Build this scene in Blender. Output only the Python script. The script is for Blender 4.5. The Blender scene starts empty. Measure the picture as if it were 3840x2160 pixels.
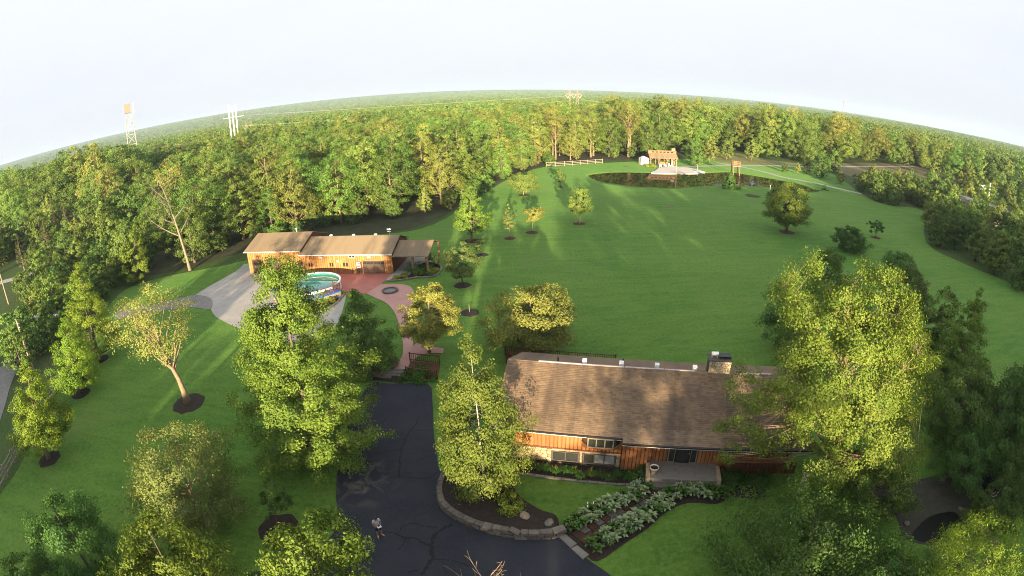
import bpy, math, random
import numpy as np
from mathutils import Matrix, Vector

# ------------------------------------------------------------------ camera, sky, sun, exposure
SC = bpy.context.scene
COL = SC.collection
CAM_H = 24.0                      # drone height above the yard, metres
FPX = 520.0                       # equidistant fisheye, pixels per radian in a 1024 px wide frame
PITCH, ROLL = math.radians(21.31), math.radians(-1.63)
_r0, _u0 = np.array([1., 0, 0]), np.array([0, math.sin(PITCH), math.cos(PITCH)])
FWD = np.array([0, math.cos(PITCH), -math.sin(PITCH)])
RGT = _r0 * math.cos(ROLL) + _u0 * math.sin(ROLL)
UPV = -_r0 * math.sin(ROLL) + _u0 * math.cos(ROLL)

cam_data = bpy.data.cameras.new('camera')
camera = bpy.data.objects.new('camera', cam_data)
COL.objects.link(camera)
SC.camera = camera
cam_data.type = 'PANO'            # the drone's wide fisheye lens
cam_data.sensor_fit = 'HORIZONTAL'
cam_data.sensor_width = 36.0
_c = cam_data.cycles if hasattr(cam_data, 'cycles') and hasattr(cam_data.cycles, 'panorama_type') else cam_data
_c.panorama_type = 'FISHEYE_LENS_POLYNOMIAL'
_c.fisheye_fov = math.radians(170)
_c.fisheye_polynomial_k0 = 0.0
_c.fisheye_polynomial_k1 = -1.0 / (FPX / 1024 * 36.0)
_c.fisheye_polynomial_k2 = _c.fisheye_polynomial_k3 = _c.fisheye_polynomial_k4 = 0.0
camera.matrix_world = Matrix([[RGT[0], UPV[0], -FWD[0], 0], [RGT[1], UPV[1], -FWD[1], 0],
                              [RGT[2], UPV[2], -FWD[2], CAM_H], [0, 0, 0, 1]])
cam_data.clip_start, cam_data.clip_end = 0.1, 30000

SUN_EL, SUN_AZ = math.radians(7.5), math.radians(1.0)   # low evening sun behind the camera
world = bpy.data.worlds.new('World')
SC.world = world
world.use_nodes = True
wn, wl = world.node_tree.nodes, world.node_tree.links
wn.clear()
sky = wn.new('ShaderNodeTexSky')
sky.sky_type = 'NISHITA'
sky.sun_disc = False
sky.sun_elevation = SUN_EL
sky.sun_rotation = math.pi + SUN_AZ
sky.air_density, sky.dust_density, sky.ozone_density = 1.0, 2.0, 1.0
hsv = wn.new('ShaderNodeHueSaturation')        # thin evening overcast: the blue is washed out
hsv.inputs['Saturation'].default_value = 0.45
bg = wn.new('ShaderNodeBackground')
bg.inputs['Strength'].default_value = 0.0715
wout = wn.new('ShaderNodeOutputWorld')
veil = wn.new('ShaderNodeMix')                 # high thin cloud sheet, even over the whole sky
veil.data_type = 'RGBA'
veil.inputs[0].default_value = 0.92
wtc, wno, wra = wn.new('ShaderNodeTexCoord'), wn.new('ShaderNodeTexNoise'), wn.new('ShaderNodeMix')
wno.inputs['Scale'].default_value, wno.inputs['Detail'].default_value, wno.inputs['Distortion'].default_value = 1.6, 5, .6
wra.data_type = 'RGBA'
wra.inputs[6].default_value, wra.inputs[7].default_value = (2.78, 2.92, 3.28, 1), (3.25, 3.38, 3.60, 1)
wmp = wn.new('ShaderNodeMapping'); wmp.inputs['Scale'].default_value = (1, 1, 3.0)
wl.new(wtc.outputs['Generated'], wmp.inputs[0]); wl.new(wmp.outputs[0], wno.inputs['Vector'])
wsx, wmr, wgr = wn.new('ShaderNodeSeparateXYZ'), wn.new('ShaderNodeMapRange'), wn.new('ShaderNodeMix')
wgr.data_type = 'RGBA'; wgr.blend_type = 'MULTIPLY'; wgr.inputs[0].default_value = 1.0    # the veil thickens and greys evenly towards the whole horizon
wmr.inputs[1].default_value, wmr.inputs[2].default_value, wmr.inputs[3].default_value, wmr.inputs[4].default_value = 0.0, .45, .86, 1.14
wl.new(wtc.outputs['Generated'], wsx.inputs[0]); wl.new(wsx.outputs['Z'], wmr.inputs[0]); wl.new(wmr.outputs[0], wgr.inputs[7])
wl.new(wno.outputs['Fac'], wra.inputs[0]); wl.new(wra.outputs[2], wgr.inputs[6]); wl.new(wgr.outputs[2], veil.inputs[7])
wl.new(sky.outputs[0], hsv.inputs['Color'])
wl.new(hsv.outputs[0], veil.inputs[6])
wl.new(veil.outputs[2], bg.inputs['Color'])
wl.new(bg.outputs[0], wout.inputs['Surface'])

sun_data = bpy.data.lights.new('sun', 'SUN')
sun_data.energy = 5.0
sun_data.angle = math.radians(0.6)
sun_data.color = (1.0, 0.80, 0.50)
sun = bpy.data.objects.new('sun', sun_data)
COL.objects.link(sun)
_sd = Vector((math.sin(SUN_AZ) * math.cos(SUN_EL), math.cos(SUN_AZ) * math.cos(SUN_EL), -math.sin(SUN_EL)))
sun.rotation_euler = _sd.to_track_quat('-Z', 'Y').to_euler()
sun.location = (0, -60, 60)

vs = SC.view_settings
vs.view_transform = 'Standard'
vs.look = 'None'
vs.exposure = 2.12
vs.gamma = 1.0
SC.render.engine = 'CYCLES'
cy = SC.cycles
cy.use_denoising = True
cy.sample_clamp_indirect = 2.0
cy.sample_clamp_direct = 12.0
try:
    cy.denoiser = 'OPENIMAGEDENOISE'
    cy.denoising_input_passes = 'RGB_ALBEDO_NORMAL'
    cy.denoising_prefilter = 'NONE'
    cy.denoising_quality = 'HIGH'
except Exception:
    pass
cy.max_bounces, cy.diffuse_bounces, cy.glossy_bounces = 5, 2, 2
cy.transmission_bounces, cy.transparent_max_bounces, cy.volume_bounces = 3, 4, 0
cy.pixel_filter_type = 'BLACKMAN_HARRIS'
cy.filter_width = 1.0
cy.caustics_reflective = cy.caustics_refractive = False

# ------------------------------------------------------------------ surveying: photo point -> place on the ground
def ray(x, y, w=2576.0):
    s = 1024.0 / w
    dx, dy = x * s - 512, 288 - y * s
    rr = math.hypot(dx, dy) + 1e-9
    th = rr / FPX
    return dx / rr * math.sin(th) * RGT + dy / rr * math.sin(th) * UPV + math.cos(th) * FWD

def P(x, y, z=0.0, w=2576.0):
    d = ray(x, y, w)
    t = (z - CAM_H) / d[2]
    return (d[0] * t, d[1] * t)

def AT(x, y, dist, w=2576.0):
    d = ray(x, y, w)
    t = dist / math.hypot(d[0], d[1])
    return (d[0] * t, d[1] * t, CAM_H + d[2] * t)

SHEET = dict(c1=(0, 300), c2=(960, 300), c3=(1920, 300), c4=(2880, 300), c5=(0, 900), c6=(800, 800), c7=(1600, 1200),
             b1=(0, 1560), b2=(960, 1560), b3=(1900, 1560), b4=(2880, 1560))
def S(sheet, x, y, z=0.0):
    if sheet == 'd7': return P(1300 + x * .15528, 1280 + y * .15528, z, 3840)
    if sheet == 'd4': return P(1050 + x * .25233, 1000 + y * .25233, z, 3840)
    o = SHEET[sheet]
    return P(o[0] + x * .41415, o[1] + y * .41415, z, 3840)
def SS(sheet, *pts, z=0.0):
    return [S(sheet, x, y, z) for x, y in pts]
def PP(*pts, z=0.0):
    return [P(x, y, z) for x, y in pts]

rng = random.Random(7)
def rot2(p, a): return (p[0] * math.cos(a) - p[1] * math.sin(a), p[0] * math.sin(a) + p[1] * math.cos(a))

def smooth(pts, n=5, closed=True):
    out, m = [], len(pts)
    for i in range(m if closed else m - 1):
        if closed: a, b, c, d = pts[(i - 1) % m], pts[i], pts[(i + 1) % m], pts[(i + 2) % m]
        else: a, b, c, d = pts[max(i - 1, 0)], pts[i], pts[i + 1], pts[min(i + 2, m - 1)]
        for k in range(n):
            t = k / n
            out.append(tuple(.5 * (2 * q + (r - p) * t + (2 * p - 5 * q + 4 * r - s) * t * t + (3 * q - p - 3 * r + s) * t ** 3)
                             for p, q, r, s in zip(a, b, c, d)))
    if not closed: out.append(tuple(pts[-1]))
    return out

def inside(p, poly):
    x, y = p; r = False; j = len(poly) - 1
    for i in range(len(poly)):
        xi, yi = poly[i][:2]; xj, yj = poly[j][:2]
        if (yi > y) != (yj > y) and x < (xj - xi) * (y - yi) / (yj - yi) + xi: r = not r
        j = i
    return r

# ------------------------------------------------------------------ mesh helpers
class MB:
    def __init__(s): s.v, s.f, s.m = [], [], []
    def quad(s, *p, mi=0):
        n = len(s.v); s.v += [tuple(q) for q in p]; s.f.append(tuple(range(n, n + len(p)))); s.m.append(mi); return s
    def box(s, x0, x1, y0, y1, z0, z1, mi=0):
        n = len(s.v)
        s.v += [(x0, y0, z0), (x1, y0, z0), (x1, y1, z0), (x0, y1, z0), (x0, y0, z1), (x1, y0, z1), (x1, y1, z1), (x0, y1, z1)]
        for q in ((0, 3, 2, 1), (4, 5, 6, 7), (0, 1, 5, 4), (1, 2, 6, 5), (2, 3, 7, 6), (3, 0, 4, 7)):
            s.f.append(tuple(n + i for i in q)); s.m.append(mi)
        return s
    def bar(s, a, b, w, h=None, mi=0):
        a, b = Vector(a), Vector(b); d = (b - a).normalized()
        u = d.cross(Vector((0, 0, 1)))
        if u.length < 1e-3: u = Vector((1, 0, 0))
        u.normalize(); t = u.cross(d); h = h or w; n = len(s.v)
        for p in (a, b):
            for i, j in ((-1, -1), (1, -1), (1, 1), (-1, 1)): s.v.append(tuple(p + u * (i * w / 2) + t * (j * h / 2)))
        for q in ((0, 1, 2, 3), (7, 6, 5, 4), (0, 4, 5, 1), (1, 5, 6, 2), (2, 6, 7, 3), (3, 7, 4, 0)):
            s.f.append(tuple(n + i for i in q)); s.m.append(mi)
        return s
    def tube(s, pts, rad, n=6, mi=0, cap=True):
        pts = [Vector(p) for p in pts]; k0 = len(s.v)
        if not hasattr(rad, '__len__'): rad = [rad] * len(pts)
        ref = Vector((0.31, 0.95, 0.05))
        for i, p in enumerate(pts):
            d = (pts[min(i + 1, len(pts) - 1)] - pts[max(i - 1, 0)])
            d = d.normalized() if d.length > 1e-9 else Vector((0, 0, 1))
            u = d.cross(ref)
            if u.length < .1: u = d.cross(Vector((1, 0, 0)))
            u.normalize(); t = d.cross(u)
            for k in range(n):
                a = 2 * math.pi * k / n
                s.v.append(tuple(p + (u * math.cos(a) + t * math.sin(a)) * rad[i]))
        for i in range(len(pts) - 1):
            for k in range(n):
                a, b = k0 + i * n + k, k0 + i * n + (k + 1) % n
                s.f.append((a, b, b + n, a + n)); s.m.append(mi)
        if cap:
            s.f.append(tuple(k0 + k for k in range(n))[::-1]); s.m.append(mi)
            e = k0 + (len(pts) - 1) * n
            s.f.append(tuple(e + k for k in range(n))); s.m.append(mi)
        return s
    def prism(s, poly, z0, z1, mi=0, bottom=False):
        n = len(poly); k = len(s.v)
        area = sum(poly[i - 1][0] * poly[i][1] - poly[i][0] * poly[i - 1][1] for i in range(n))
        if area < 0: poly = poly[::-1]
        s.v += [(p[0], p[1], z0) for p in poly] + [(p[0], p[1], z1) for p in poly]
        s.f.append(tuple(range(k + n, k + 2 * n))); s.m.append(mi)
        for i in range(n):
            j = (i + 1) % n
            s.f.append((k + i, k + j, k + n + j, k + n + i)); s.m.append(mi)
        if bottom: s.f.append(tuple(range(k, k + n))[::-1]); s.m.append(mi)
        return s
    def sheet(s, poly, z):
        n = len(poly); k = len(s.v)
        area = sum(poly[i - 1][0] * poly[i][1] - poly[i][0] * poly[i - 1][1] for i in range(n))
        if area < 0: poly = poly[::-1]
        s.v += [(p[0], p[1], z) for p in poly]
        s.f.append(tuple(range(k, k + n))); s.m.append(0)
        return s
    def mesh(s, name, mats, smooth_=False):
        me = bpy.data.meshes.new(name)
        me.from_pydata(s.v, [], s.f)
        for m in (mats if isinstance(mats, (list, tuple)) else [mats]): me.materials.append(m)
        if any(s.m): me.polygons.foreach_set('material_index', s.m)
        if smooth_: me.polygons.foreach_set('use_smooth', [True] * len(s.f))
        me.update()
        return me
    def build(s, name, mat, parent=None, smooth_=False, **kw):
        return link(name, s.mesh(name, mat, smooth_), parent, **kw)

def link(name, data, parent=None, loc=(0, 0, 0), rz=0.0, scale=None, **tags):
    o = bpy.data.objects.new(name, data)
    COL.objects.link(o)
    if parent is not None: o.parent = parent
    o.location = (loc[0], loc[1], loc[2] if len(loc) > 2 else 0.0)
    if rz: o.rotation_euler = (0, 0, rz)
    if scale is not None: o.scale = scale if hasattr(scale, '__len__') else (scale,) * 3
    for k, v in tags.items(): o[k] = v
    return o
def thing(name, label, cat, loc=(0, 0, 0), rz=0.0, group=None, scale=None):
    o = link(name, None, None, loc, rz, scale, label=label, category=cat)
    o.empty_display_size = .3
    if group: o['group'] = group
    return o
def tag(o, label, cat, group=None):
    o['label'], o['category'] = label, cat
    if group: o['group'] = group
    return o
def structure(o):
    o['kind'] = 'structure'; return o

def quads_mesh(name, V, mats, tri=False):
    """numpy (n,4,3) loose quads -> mesh, fast"""
    n, k = V.shape[0], V.shape[1]
    me = bpy.data.meshes.new(name)
    me.vertices.add(n * k); me.vertices.foreach_set('co', V.astype(np.float32).ravel())
    me.loops.add(n * k); me.loops.foreach_set('vertex_index', np.arange(n * k, dtype=np.int32))
    me.polygons.add(n); me.polygons.foreach_set('loop_start', np.arange(0, n * k, k, dtype=np.int32))
    try: me.polygons.foreach_set('loop_total', np.full(n, k, dtype=np.int32))
    except Exception: pass
    for m in mats: me.materials.append(m)
    me.update(calc_edges=True)
    return me

# ------------------------------------------------------------------ materials
def new_mat(name):
    m = bpy.data.materials.new(name); m.use_nodes = True
    nt = m.node_tree; b = nt.nodes['Principled BSDF']
    return m, nt, b
def lerp_rgb(nt, fac, a, b):
    mx = nt.nodes.new('ShaderNodeMix'); mx.data_type = 'RGBA'
    nt.links.new(fac, mx.inputs[0])
    for sock, val in ((mx.inputs[6], a), (mx.inputs[7], b)):
        if isinstance(val, tuple): sock.default_value = (*val, 1)
        else: nt.links.new(val, sock)
    return mx.outputs[2]
def ramp(nt, fac, lo, hi):
    r = nt.nodes.new('ShaderNodeMapRange'); r.inputs[1].default_value, r.inputs[2].default_value = lo, hi
    nt.links.new(fac, r.inputs[0]); return r.outputs[0]
def noise(nt, scale, detail=4, vec=None, rough=.55, stretch=None, dist=0.0):
    n = nt.nodes.new('ShaderNodeTexNoise'); n.inputs['Scale'].default_value = scale
    n.inputs['Detail'].default_value = detail; n.inputs['Roughness'].default_value = rough
    n.inputs['Distortion'].default_value = dist
    if vec is None: vec = nt.nodes.new('ShaderNodeNewGeometry').outputs['Position']
    if stretch:
        mp = nt.nodes.new('ShaderNodeMapping'); mp.inputs['Scale'].default_value = stretch
        nt.links.new(vec, mp.inputs[0]); vec = mp.outputs[0]
    nt.links.new(vec, n.inputs['Vector'])
    return n.outputs['Fac']
def objcoord(nt): return nt.nodes.new('ShaderNodeTexCoord').outputs['Object']

def surf(name, a, b, scale=2.0, rough=.85, bump=0.0, bscale=None, detail=6, obj=False, rand=0.0, lo=.3, hi=.7, stretch=None, metal=0.0, spec=.3):
    """two-tone noise surface with optional per-object variation and bump"""
    m, nt, p = new_mat(name)
    vec = objcoord(nt) if obj else None
    col = lerp_rgb(nt, ramp(nt, noise(nt, scale, detail, vec, stretch=stretch), lo, hi), a, b)
    if rand:
        oi = nt.nodes.new('ShaderNodeObjectInfo')
        h = nt.nodes.new('ShaderNodeHueSaturation')
        mr = nt.nodes.new('ShaderNodeMapRange'); mr.inputs[3].default_value, mr.inputs[4].default_value = 1 - rand, 1 + rand
        nt.links.new(oi.outputs['Random'], mr.inputs[0]); nt.links.new(mr.outputs[0], h.inputs['Value'])
        nt.links.new(col, h.inputs['Color']); col = h.outputs[0]
    nt.links.new(col, p.inputs['Base Color'])
    p.inputs['Roughness'].default_value = rough; p.inputs['Metallic'].default_value = metal
    p.inputs['Specular IOR Level'].default_value = spec
    if bump:
        bn = nt.nodes.new('ShaderNodeBump'); bn.inputs['Strength'].default_value = bump; bn.inputs['Distance'].default_value = .05
        nt.links.new(noise(nt, bscale or scale * 4, 4, vec), bn.inputs['Height']); nt.links.new(bn.outputs[0], p.inputs['Normal'])
    return m

def leaf_mat(name, a, b, trans=.30, rand=.15, huevar=.02):
    m, nt, p = new_mat(name)
    a, b = tuple(x * 1.18 for x in a), tuple(x * 1.18 for x in b)
    g = nt.nodes.new('ShaderNodeNewGeometry')
    ta = nt.nodes.new('ShaderNodeAttribute'); ta.attribute_name = 'tint'
    av = nt.nodes.new('ShaderNodeMath'); av.operation = 'MULTIPLY_ADD'; av.inputs[1].default_value = .65
    hf = nt.nodes.new('ShaderNodeMath'); hf.operation = 'MULTIPLY'; hf.inputs[1].default_value = .45
    nt.links.new(g.outputs['Random Per Island'], hf.inputs[0]); nt.links.new(ta.outputs['Fac'], av.inputs[0]); nt.links.new(hf.outputs[0], av.inputs[2])
    a = (a[0] * .78, a[1] * .86, a[2] * .9); b = (b[0] * 1.12, b[1] * 1.06, b[2])
    col = lerp_rgb(nt, av.outputs[0], a, b)
    oi = nt.nodes.new('ShaderNodeObjectInfo')
    h = nt.nodes.new('ShaderNodeHueSaturation')
    mr = nt.nodes.new('ShaderNodeMapRange'); mr.inputs[3].default_value, mr.inputs[4].default_value = 1 - rand, 1 + rand
    mh = nt.nodes.new('ShaderNodeMapRange'); mh.inputs[3].default_value, mh.inputs[4].default_value = .5 - huevar, .5 + huevar
    sx = nt.nodes.new('ShaderNodeMath'); sx.operation = 'FRACT'
    mu = nt.nodes.new('ShaderNodeMath'); mu.operation = 'MULTIPLY'; mu.inputs[1].default_value = 7.31
    nt.links.new(oi.outputs['Random'], mu.inputs[0]); nt.links.new(mu.outputs[0], sx.inputs[0]); nt.links.new(sx.outputs[0], mh.inputs[0])
    nt.links.new(oi.outputs['Random'], mr.inputs[0]); nt.links.new(mr.outputs[0], h.inputs['Value']); nt.links.new(mh.outputs[0], h.inputs['Hue'])
    nt.links.new(col, h.inputs['Color'])
    nt.links.new(h.outputs[0], p.inputs['Base Color'])
    p.inputs['Roughness'].default_value = .55; p.inputs['Specular IOR Level'].default_value = .25
    t = nt.nodes.new('ShaderNodeBsdfTranslucent'); nt.links.new(h.outputs[0], t.inputs['Color'])
    mx = nt.nodes.new('ShaderNodeMixShader'); mx.inputs[0].default_value = trans
    out = nt.nodes['Material Output']
    nt.links.new(p.outputs[0], mx.inputs[1]); nt.links.new(t.outputs[0], mx.inputs[2]); nt.links.new(mx.outputs[0], out.inputs['Surface'])
    return m

def plain(name, c, rough=.5, metal=0.0, spec=.4):
    return surf(name, tuple(x * .88 for x in c), tuple(min(1, x * 1.1) for x in c), 6, rough, obj=True, metal=metal, spec=spec)

M = {}
def grass_mat(name, a, b, c, stripes=0.0, sheen=0.0):
    m, nt, p = new_mat(name)
    big = ramp(nt, noise(nt, .045, 5), .35, .65)
    mid = ramp(nt, noise(nt, .6, 6, rough=.72), .36, .64)
    fine = ramp(nt, noise(nt, 2.6, 7, rough=.78), .36, .64)
    c1 = lerp_rgb(nt, mid, a, b)
    c2 = lerp_rgb(nt, big, c1, c)
    dk = tuple(x * .45 for x in a)
    mul = nt.nodes.new('ShaderNodeMath'); mul.operation = 'MULTIPLY'; mul.inputs[1].default_value = .75
    inv = nt.nodes.new('ShaderNodeMath'); inv.operation = 'SUBTRACT'; inv.inputs[0].default_value = 1.0
    nt.links.new(fine, inv.inputs[1]); nt.links.new(inv.outputs[0], mul.inputs[0])
    c3 = lerp_rgb(nt, mul.outputs[0], c2, dk)
    if stripes:
        w = noise(nt, .8, 4, stretch=(.22, 1, 1), dist=.5)
        mm = nt.nodes.new('ShaderNodeMath'); mm.operation = 'MULTIPLY'; mm.inputs[1].default_value = stripes
        nt.links.new(ramp(nt, w, .4, .65), mm.inputs[0])
        c3 = lerp_rgb(nt, mm.outputs[0], c3, c)
    if stripes:                              # dry, thin patches and darker clover
        dry = nt.nodes.new('ShaderNodeMath'); dry.operation = 'MULTIPLY'; dry.inputs[1].default_value = .55
        nt.links.new(ramp(nt, noise(nt, .11, 7, rough=.68, dist=.4), .56, .70), dry.inputs[0])
        c3 = lerp_rgb(nt, dry.outputs[0], c3, (.125, .150, .045))
        clo = nt.nodes.new('ShaderNodeMath'); clo.operation = 'MULTIPLY'; clo.inputs[1].default_value = .5
        nt.links.new(ramp(nt, noise(nt, .32, 6, rough=.7), .58, .70), clo.inputs[0])
        c3 = lerp_rgb(nt, clo.outputs[0], c3, (.030, .085, .016))
    nt.links.new(c3, p.inputs['Base Color'])
    p.inputs['Roughness'].default_value = .9; p.inputs['Specular IOR Level'].default_value = .1
    if sheen:                                # fuzzy turf: blade tips catch the sky at grazing angles
        p.inputs['Sheen Weight'].default_value = sheen; p.inputs['Sheen Roughness'].default_value = .55; p.inputs['Sheen Tint'].default_value = (.40, .85, .26, 1)
    bn = nt.nodes.new('ShaderNodeBump'); bn.inputs['Strength'].default_value = .8; bn.inputs['Distance'].default_value = .10
    nt.links.new(noise(nt, 6.0, 5), bn.inputs['Height']); nt.links.new(bn.outputs[0], p.inputs['Normal'])
    return m
M['lawn'] = grass_mat('lawn_grass', (.056, .142, .016), (.092, .194, .024), (.130, .214, .034), .4, .13)
M['rough'] = grass_mat('rough_ground', (.050, .105, .022), (.070, .125, .030), (.095, .105, .040))
M['floor'] = surf('forest_floor', (.030, .026, .014), (.050, .060, .020), .35, .95, .4, 3)
M['dry'] = surf('dry_field', (.16, .12, .06), (.10, .11, .04), .12, .95, .4, 4)
M['tan'] = surf('tan_grass', (.20, .17, .06), (.11, .14, .035), .2, .95, .4, 4)
M['gravel'] = surf('pale_gravel', (.38, .35, .30), (.28, .26, .22), 1.2, .95, .3, 12)
M['sand'] = surf('beach_sand', (.55, .50, .43), (.45, .41, .35), .8, .95, .15, 8)
M['concrete'] = surf('grey_concrete', (.38, .355, .31), (.30, .28, .245), .6, .9, .1, 20)
M['greygravel'] = surf('grey_gravel', (.22, .205, .19), (.155, .145, .135), 2.5, .95, .3, 14)
M['redpatio'] = surf('red_concrete', (.40, .150, .115), (.33, .120, .095), .7, .75, .1, 16)
M['pinkpath'] = surf('pink_concrete', (.45, .25, .205), (.37, .20, .165), .6, .75, .1, 16)
M['mulch'] = surf('dark_mulch', (.018, .013, .010), (.045, .030, .022), 7, .95, .7, 18)
M['redmulch'] = surf('red_mulch', (.085, .040, .022), (.05, .025, .015), 5, .95, .6, 16)
M['flag'] = surf('flagstone', (.20, .175, .145), (.145, .13, .11), 3, .85, .25, 12, obj=True, rand=.18)
M['fieldstone'] = surf('fieldstone', (.36, .27, .165), (.23, .17, .11), 2.2, .85, .3, 9, rand=.35)
M['mortar'] = surf('mortar', (.075, .055, .04), (.055, .04, .03), 5, .95, .3, 20)
M['chimneystone'] = surf('chimney_stone', (.52, .43, .30), (.36, .28, .19), 2.2, .85, .3, 9, rand=.3)
M['wallstone'] = surf('wall_stone', (.15, .125, .10), (.09, .078, .065), 3, .9, .35, 14, rand=.3)
M['cedar'] = surf('cedar_board', (.25, .090, .030), (.36, .145, .050), 3.0, .6, .12, 20, stretch=(6, 6, .5), rand=.25)
M['cedarlight'] = surf('honey_cedar_board', (.26, .115, .036), (.37, .175, .060), 3.0, .6, .12, 20, stretch=(6, 6, .5), rand=.22)
M['darkwood'] = surf('dark_red_wood', (.085, .028, .016), (.12, .042, .022), 4, .6, obj=True)
M['brownwood'] = surf('brown_timber', (.20, .10, .05), (.28, .15, .075), 4, .7, obj=True)
M['greywood'] = surf('weathered_timber', (.30, .26, .20), (.22, .19, .15), 4, .85, obj=True)
M['pole'] = surf('utility_pole_wood', (.30, .24, .17), (.22, .17, .12), 4, .85, obj=True)
M['soffit'] = plain('brown_trim', (.17, .105, .065), .5)
M['gutter'] = plain('dark_gutter', (.022, .018, .018), .4)
M['tanframe'] = plain('tan_window_frame', (.22, .185, .135), .5)
M['darkframe'] = plain('dark_door_frame', (.07, .062, .058), .4)
M['white'] = plain('white_paint', (.78, .78, .76), .5)
M['offwhite'] = plain('off_white_plastic', (.62, .62, .60), .5)
M['black'] = plain('black_metal', (.015, .015, .016), .45)
M['garage'] = plain('dark_brown_door', (.055, .032, .024), .5)
M['steel'] = plain('galvanised_steel', (.30, .29, .28), .6, .1)
M['rust'] = plain('weathered_steel', (.20, .16, .13), .7, .0)
M['terracotta'] = plain('pale_pot', (.55, .48, .40), .7)
M['skin'] = plain('skin', (.36, .17, .10), .55)
M['shirt'] = plain('grey_shirt', (.42, .44, .47), .85)
M['shorts'] = plain('navy_shorts', (.020, .022, .035), .85)
M['shoe'] = plain('tan_shoe', (.40, .26, .15), .8)
M['hair'] = plain('brown_hair', (.035, .020, .012), .7)
M['blue'] = plain('blue_deck_vinyl', (.015, .085, .42), .5)
M['barkgrey'] = surf('grey_bark', (.155, .125, .095), (.085, .068, .052), 5, .95, .6, 14, obj=True, stretch=(3, 3, .6))
M['barkwarm'] = surf('warm_bark', (.27, .195, .125), (.16, .115, .078), 4, .95, .6, 14, obj=True, stretch=(3, 3, .5))
M['barkwhite'] = surf('birch_bark', (.40, .36, .30), (.16, .13, .10), 2.2, .8, .3, 10, obj=True, lo=.55, hi=.68, stretch=(1, 1, 3))
M['barkpale'] = surf('dead_bark', (.25, .21, .155), (.15, .125, .095), 4, .9, .3, 12, obj=True)
L = {}
L['maple'] = leaf_mat('maple_leaf', (.078, .135, .016), (.130, .190, .026))
L['elm'] = leaf_mat('ash_leaf', (.090, .150, .018), (.150, .205, .028))
L['birch'] = leaf_mat('birch_leaf', (.075, .130, .018), (.132, .185, .032))
L['pear'] = leaf_mat('pear_leaf', (.115, .185, .015), (.180, .245, .022))
L['plum'] = leaf_mat('olive_leaf', (.092, .122, .028), (.142, .172, .046))
L['gold'] = leaf_mat('gold_leaf', (.135, .155, .028), (.200, .205, .046))
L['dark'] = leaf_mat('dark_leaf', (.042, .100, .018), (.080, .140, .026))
L['wood'] = leaf_mat('wood_leaf', (0.072, 0.136, 0.021), (0.125, 0.192, 0.035), rand=.28, huevar=.025)
L['wood2'] = leaf_mat('wood_leaf_yellow', (0.104, 0.151, 0.026), (0.163, 0.198, 0.042), rand=.25, huevar=.02)
L['wood3'] = leaf_mat('wood_leaf_dark', (0.058, 0.118, 0.022), (0.106, 0.166, 0.031), rand=.25, huevar=.02)
L['pine'] = leaf_mat('pine_needle', (.045, .065, .022), (.085, .090, .032), .15)
L['shrubyellow'] = leaf_mat('yellow_shrub_leaf', (.150, .190, .020), (.220, .240, .030))
L['hosta'] = leaf_mat('hosta_leaf', (.060, .130, .022), (.095, .165, .030), rand=.3)
L['hostavar'] = leaf_mat('hosta_variegated_leaf', (.17, .25, .09), (.40, .45, .24), rand=.3)
L['lily'] = leaf_mat('daylily_leaf', (.045, .105, .016), (.075, .145, .022))
L['sedge'] = leaf_mat('dry_grass_leaf', (.16, .14, .085), (.22, .19, .12))
M['orange'] = plain('orange_petal', (.62, .15, .05), .6)
M['lilac'] = plain('lilac_petal', (.42, .34, .45), .7)

def glass_mat(name, col, rough=.06):
    m, nt, p = new_mat(name)
    n = ramp(nt, noise(nt, 1.2, 3), .3, .7)
    nt.links.new(lerp_rgb(nt, n, tuple(c * .7 for c in col), col), p.inputs['Base Color'])
    p.inputs['Roughness'].default_value = rough; p.inputs['Specular IOR Level'].default_value = .6
    return m
M['glass'] = glass_mat('window_glass', (.030, .032, .030))
M['blind'] = glass_mat('window_with_blind', (.26, .26, .25), .25)
M['water'] = glass_mat('pond_water', (.022, .020, .010), .02)
M['water'].node_tree.nodes['Principled BSDF'].inputs['IOR'].default_value = 1.1
M['poolwater'] = glass_mat('pool_water', (.055, .23, .19), .04)
def add_ripple(m, scale, strength):
    nt = m.node_tree; p = nt.nodes['Principled BSDF']
    bn = nt.nodes.new('ShaderNodeBump'); bn.inputs['Strength'].default_value = strength; bn.inputs['Distance'].default_value = .02
    nt.links.new(noise(nt, scale, 2), bn.inputs['Height']); nt.links.new(bn.outputs[0], p.inputs['Normal'])
add_ripple(M['water'], .8, .05); add_ripple(M['poolwater'], 1.5, .15)

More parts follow.
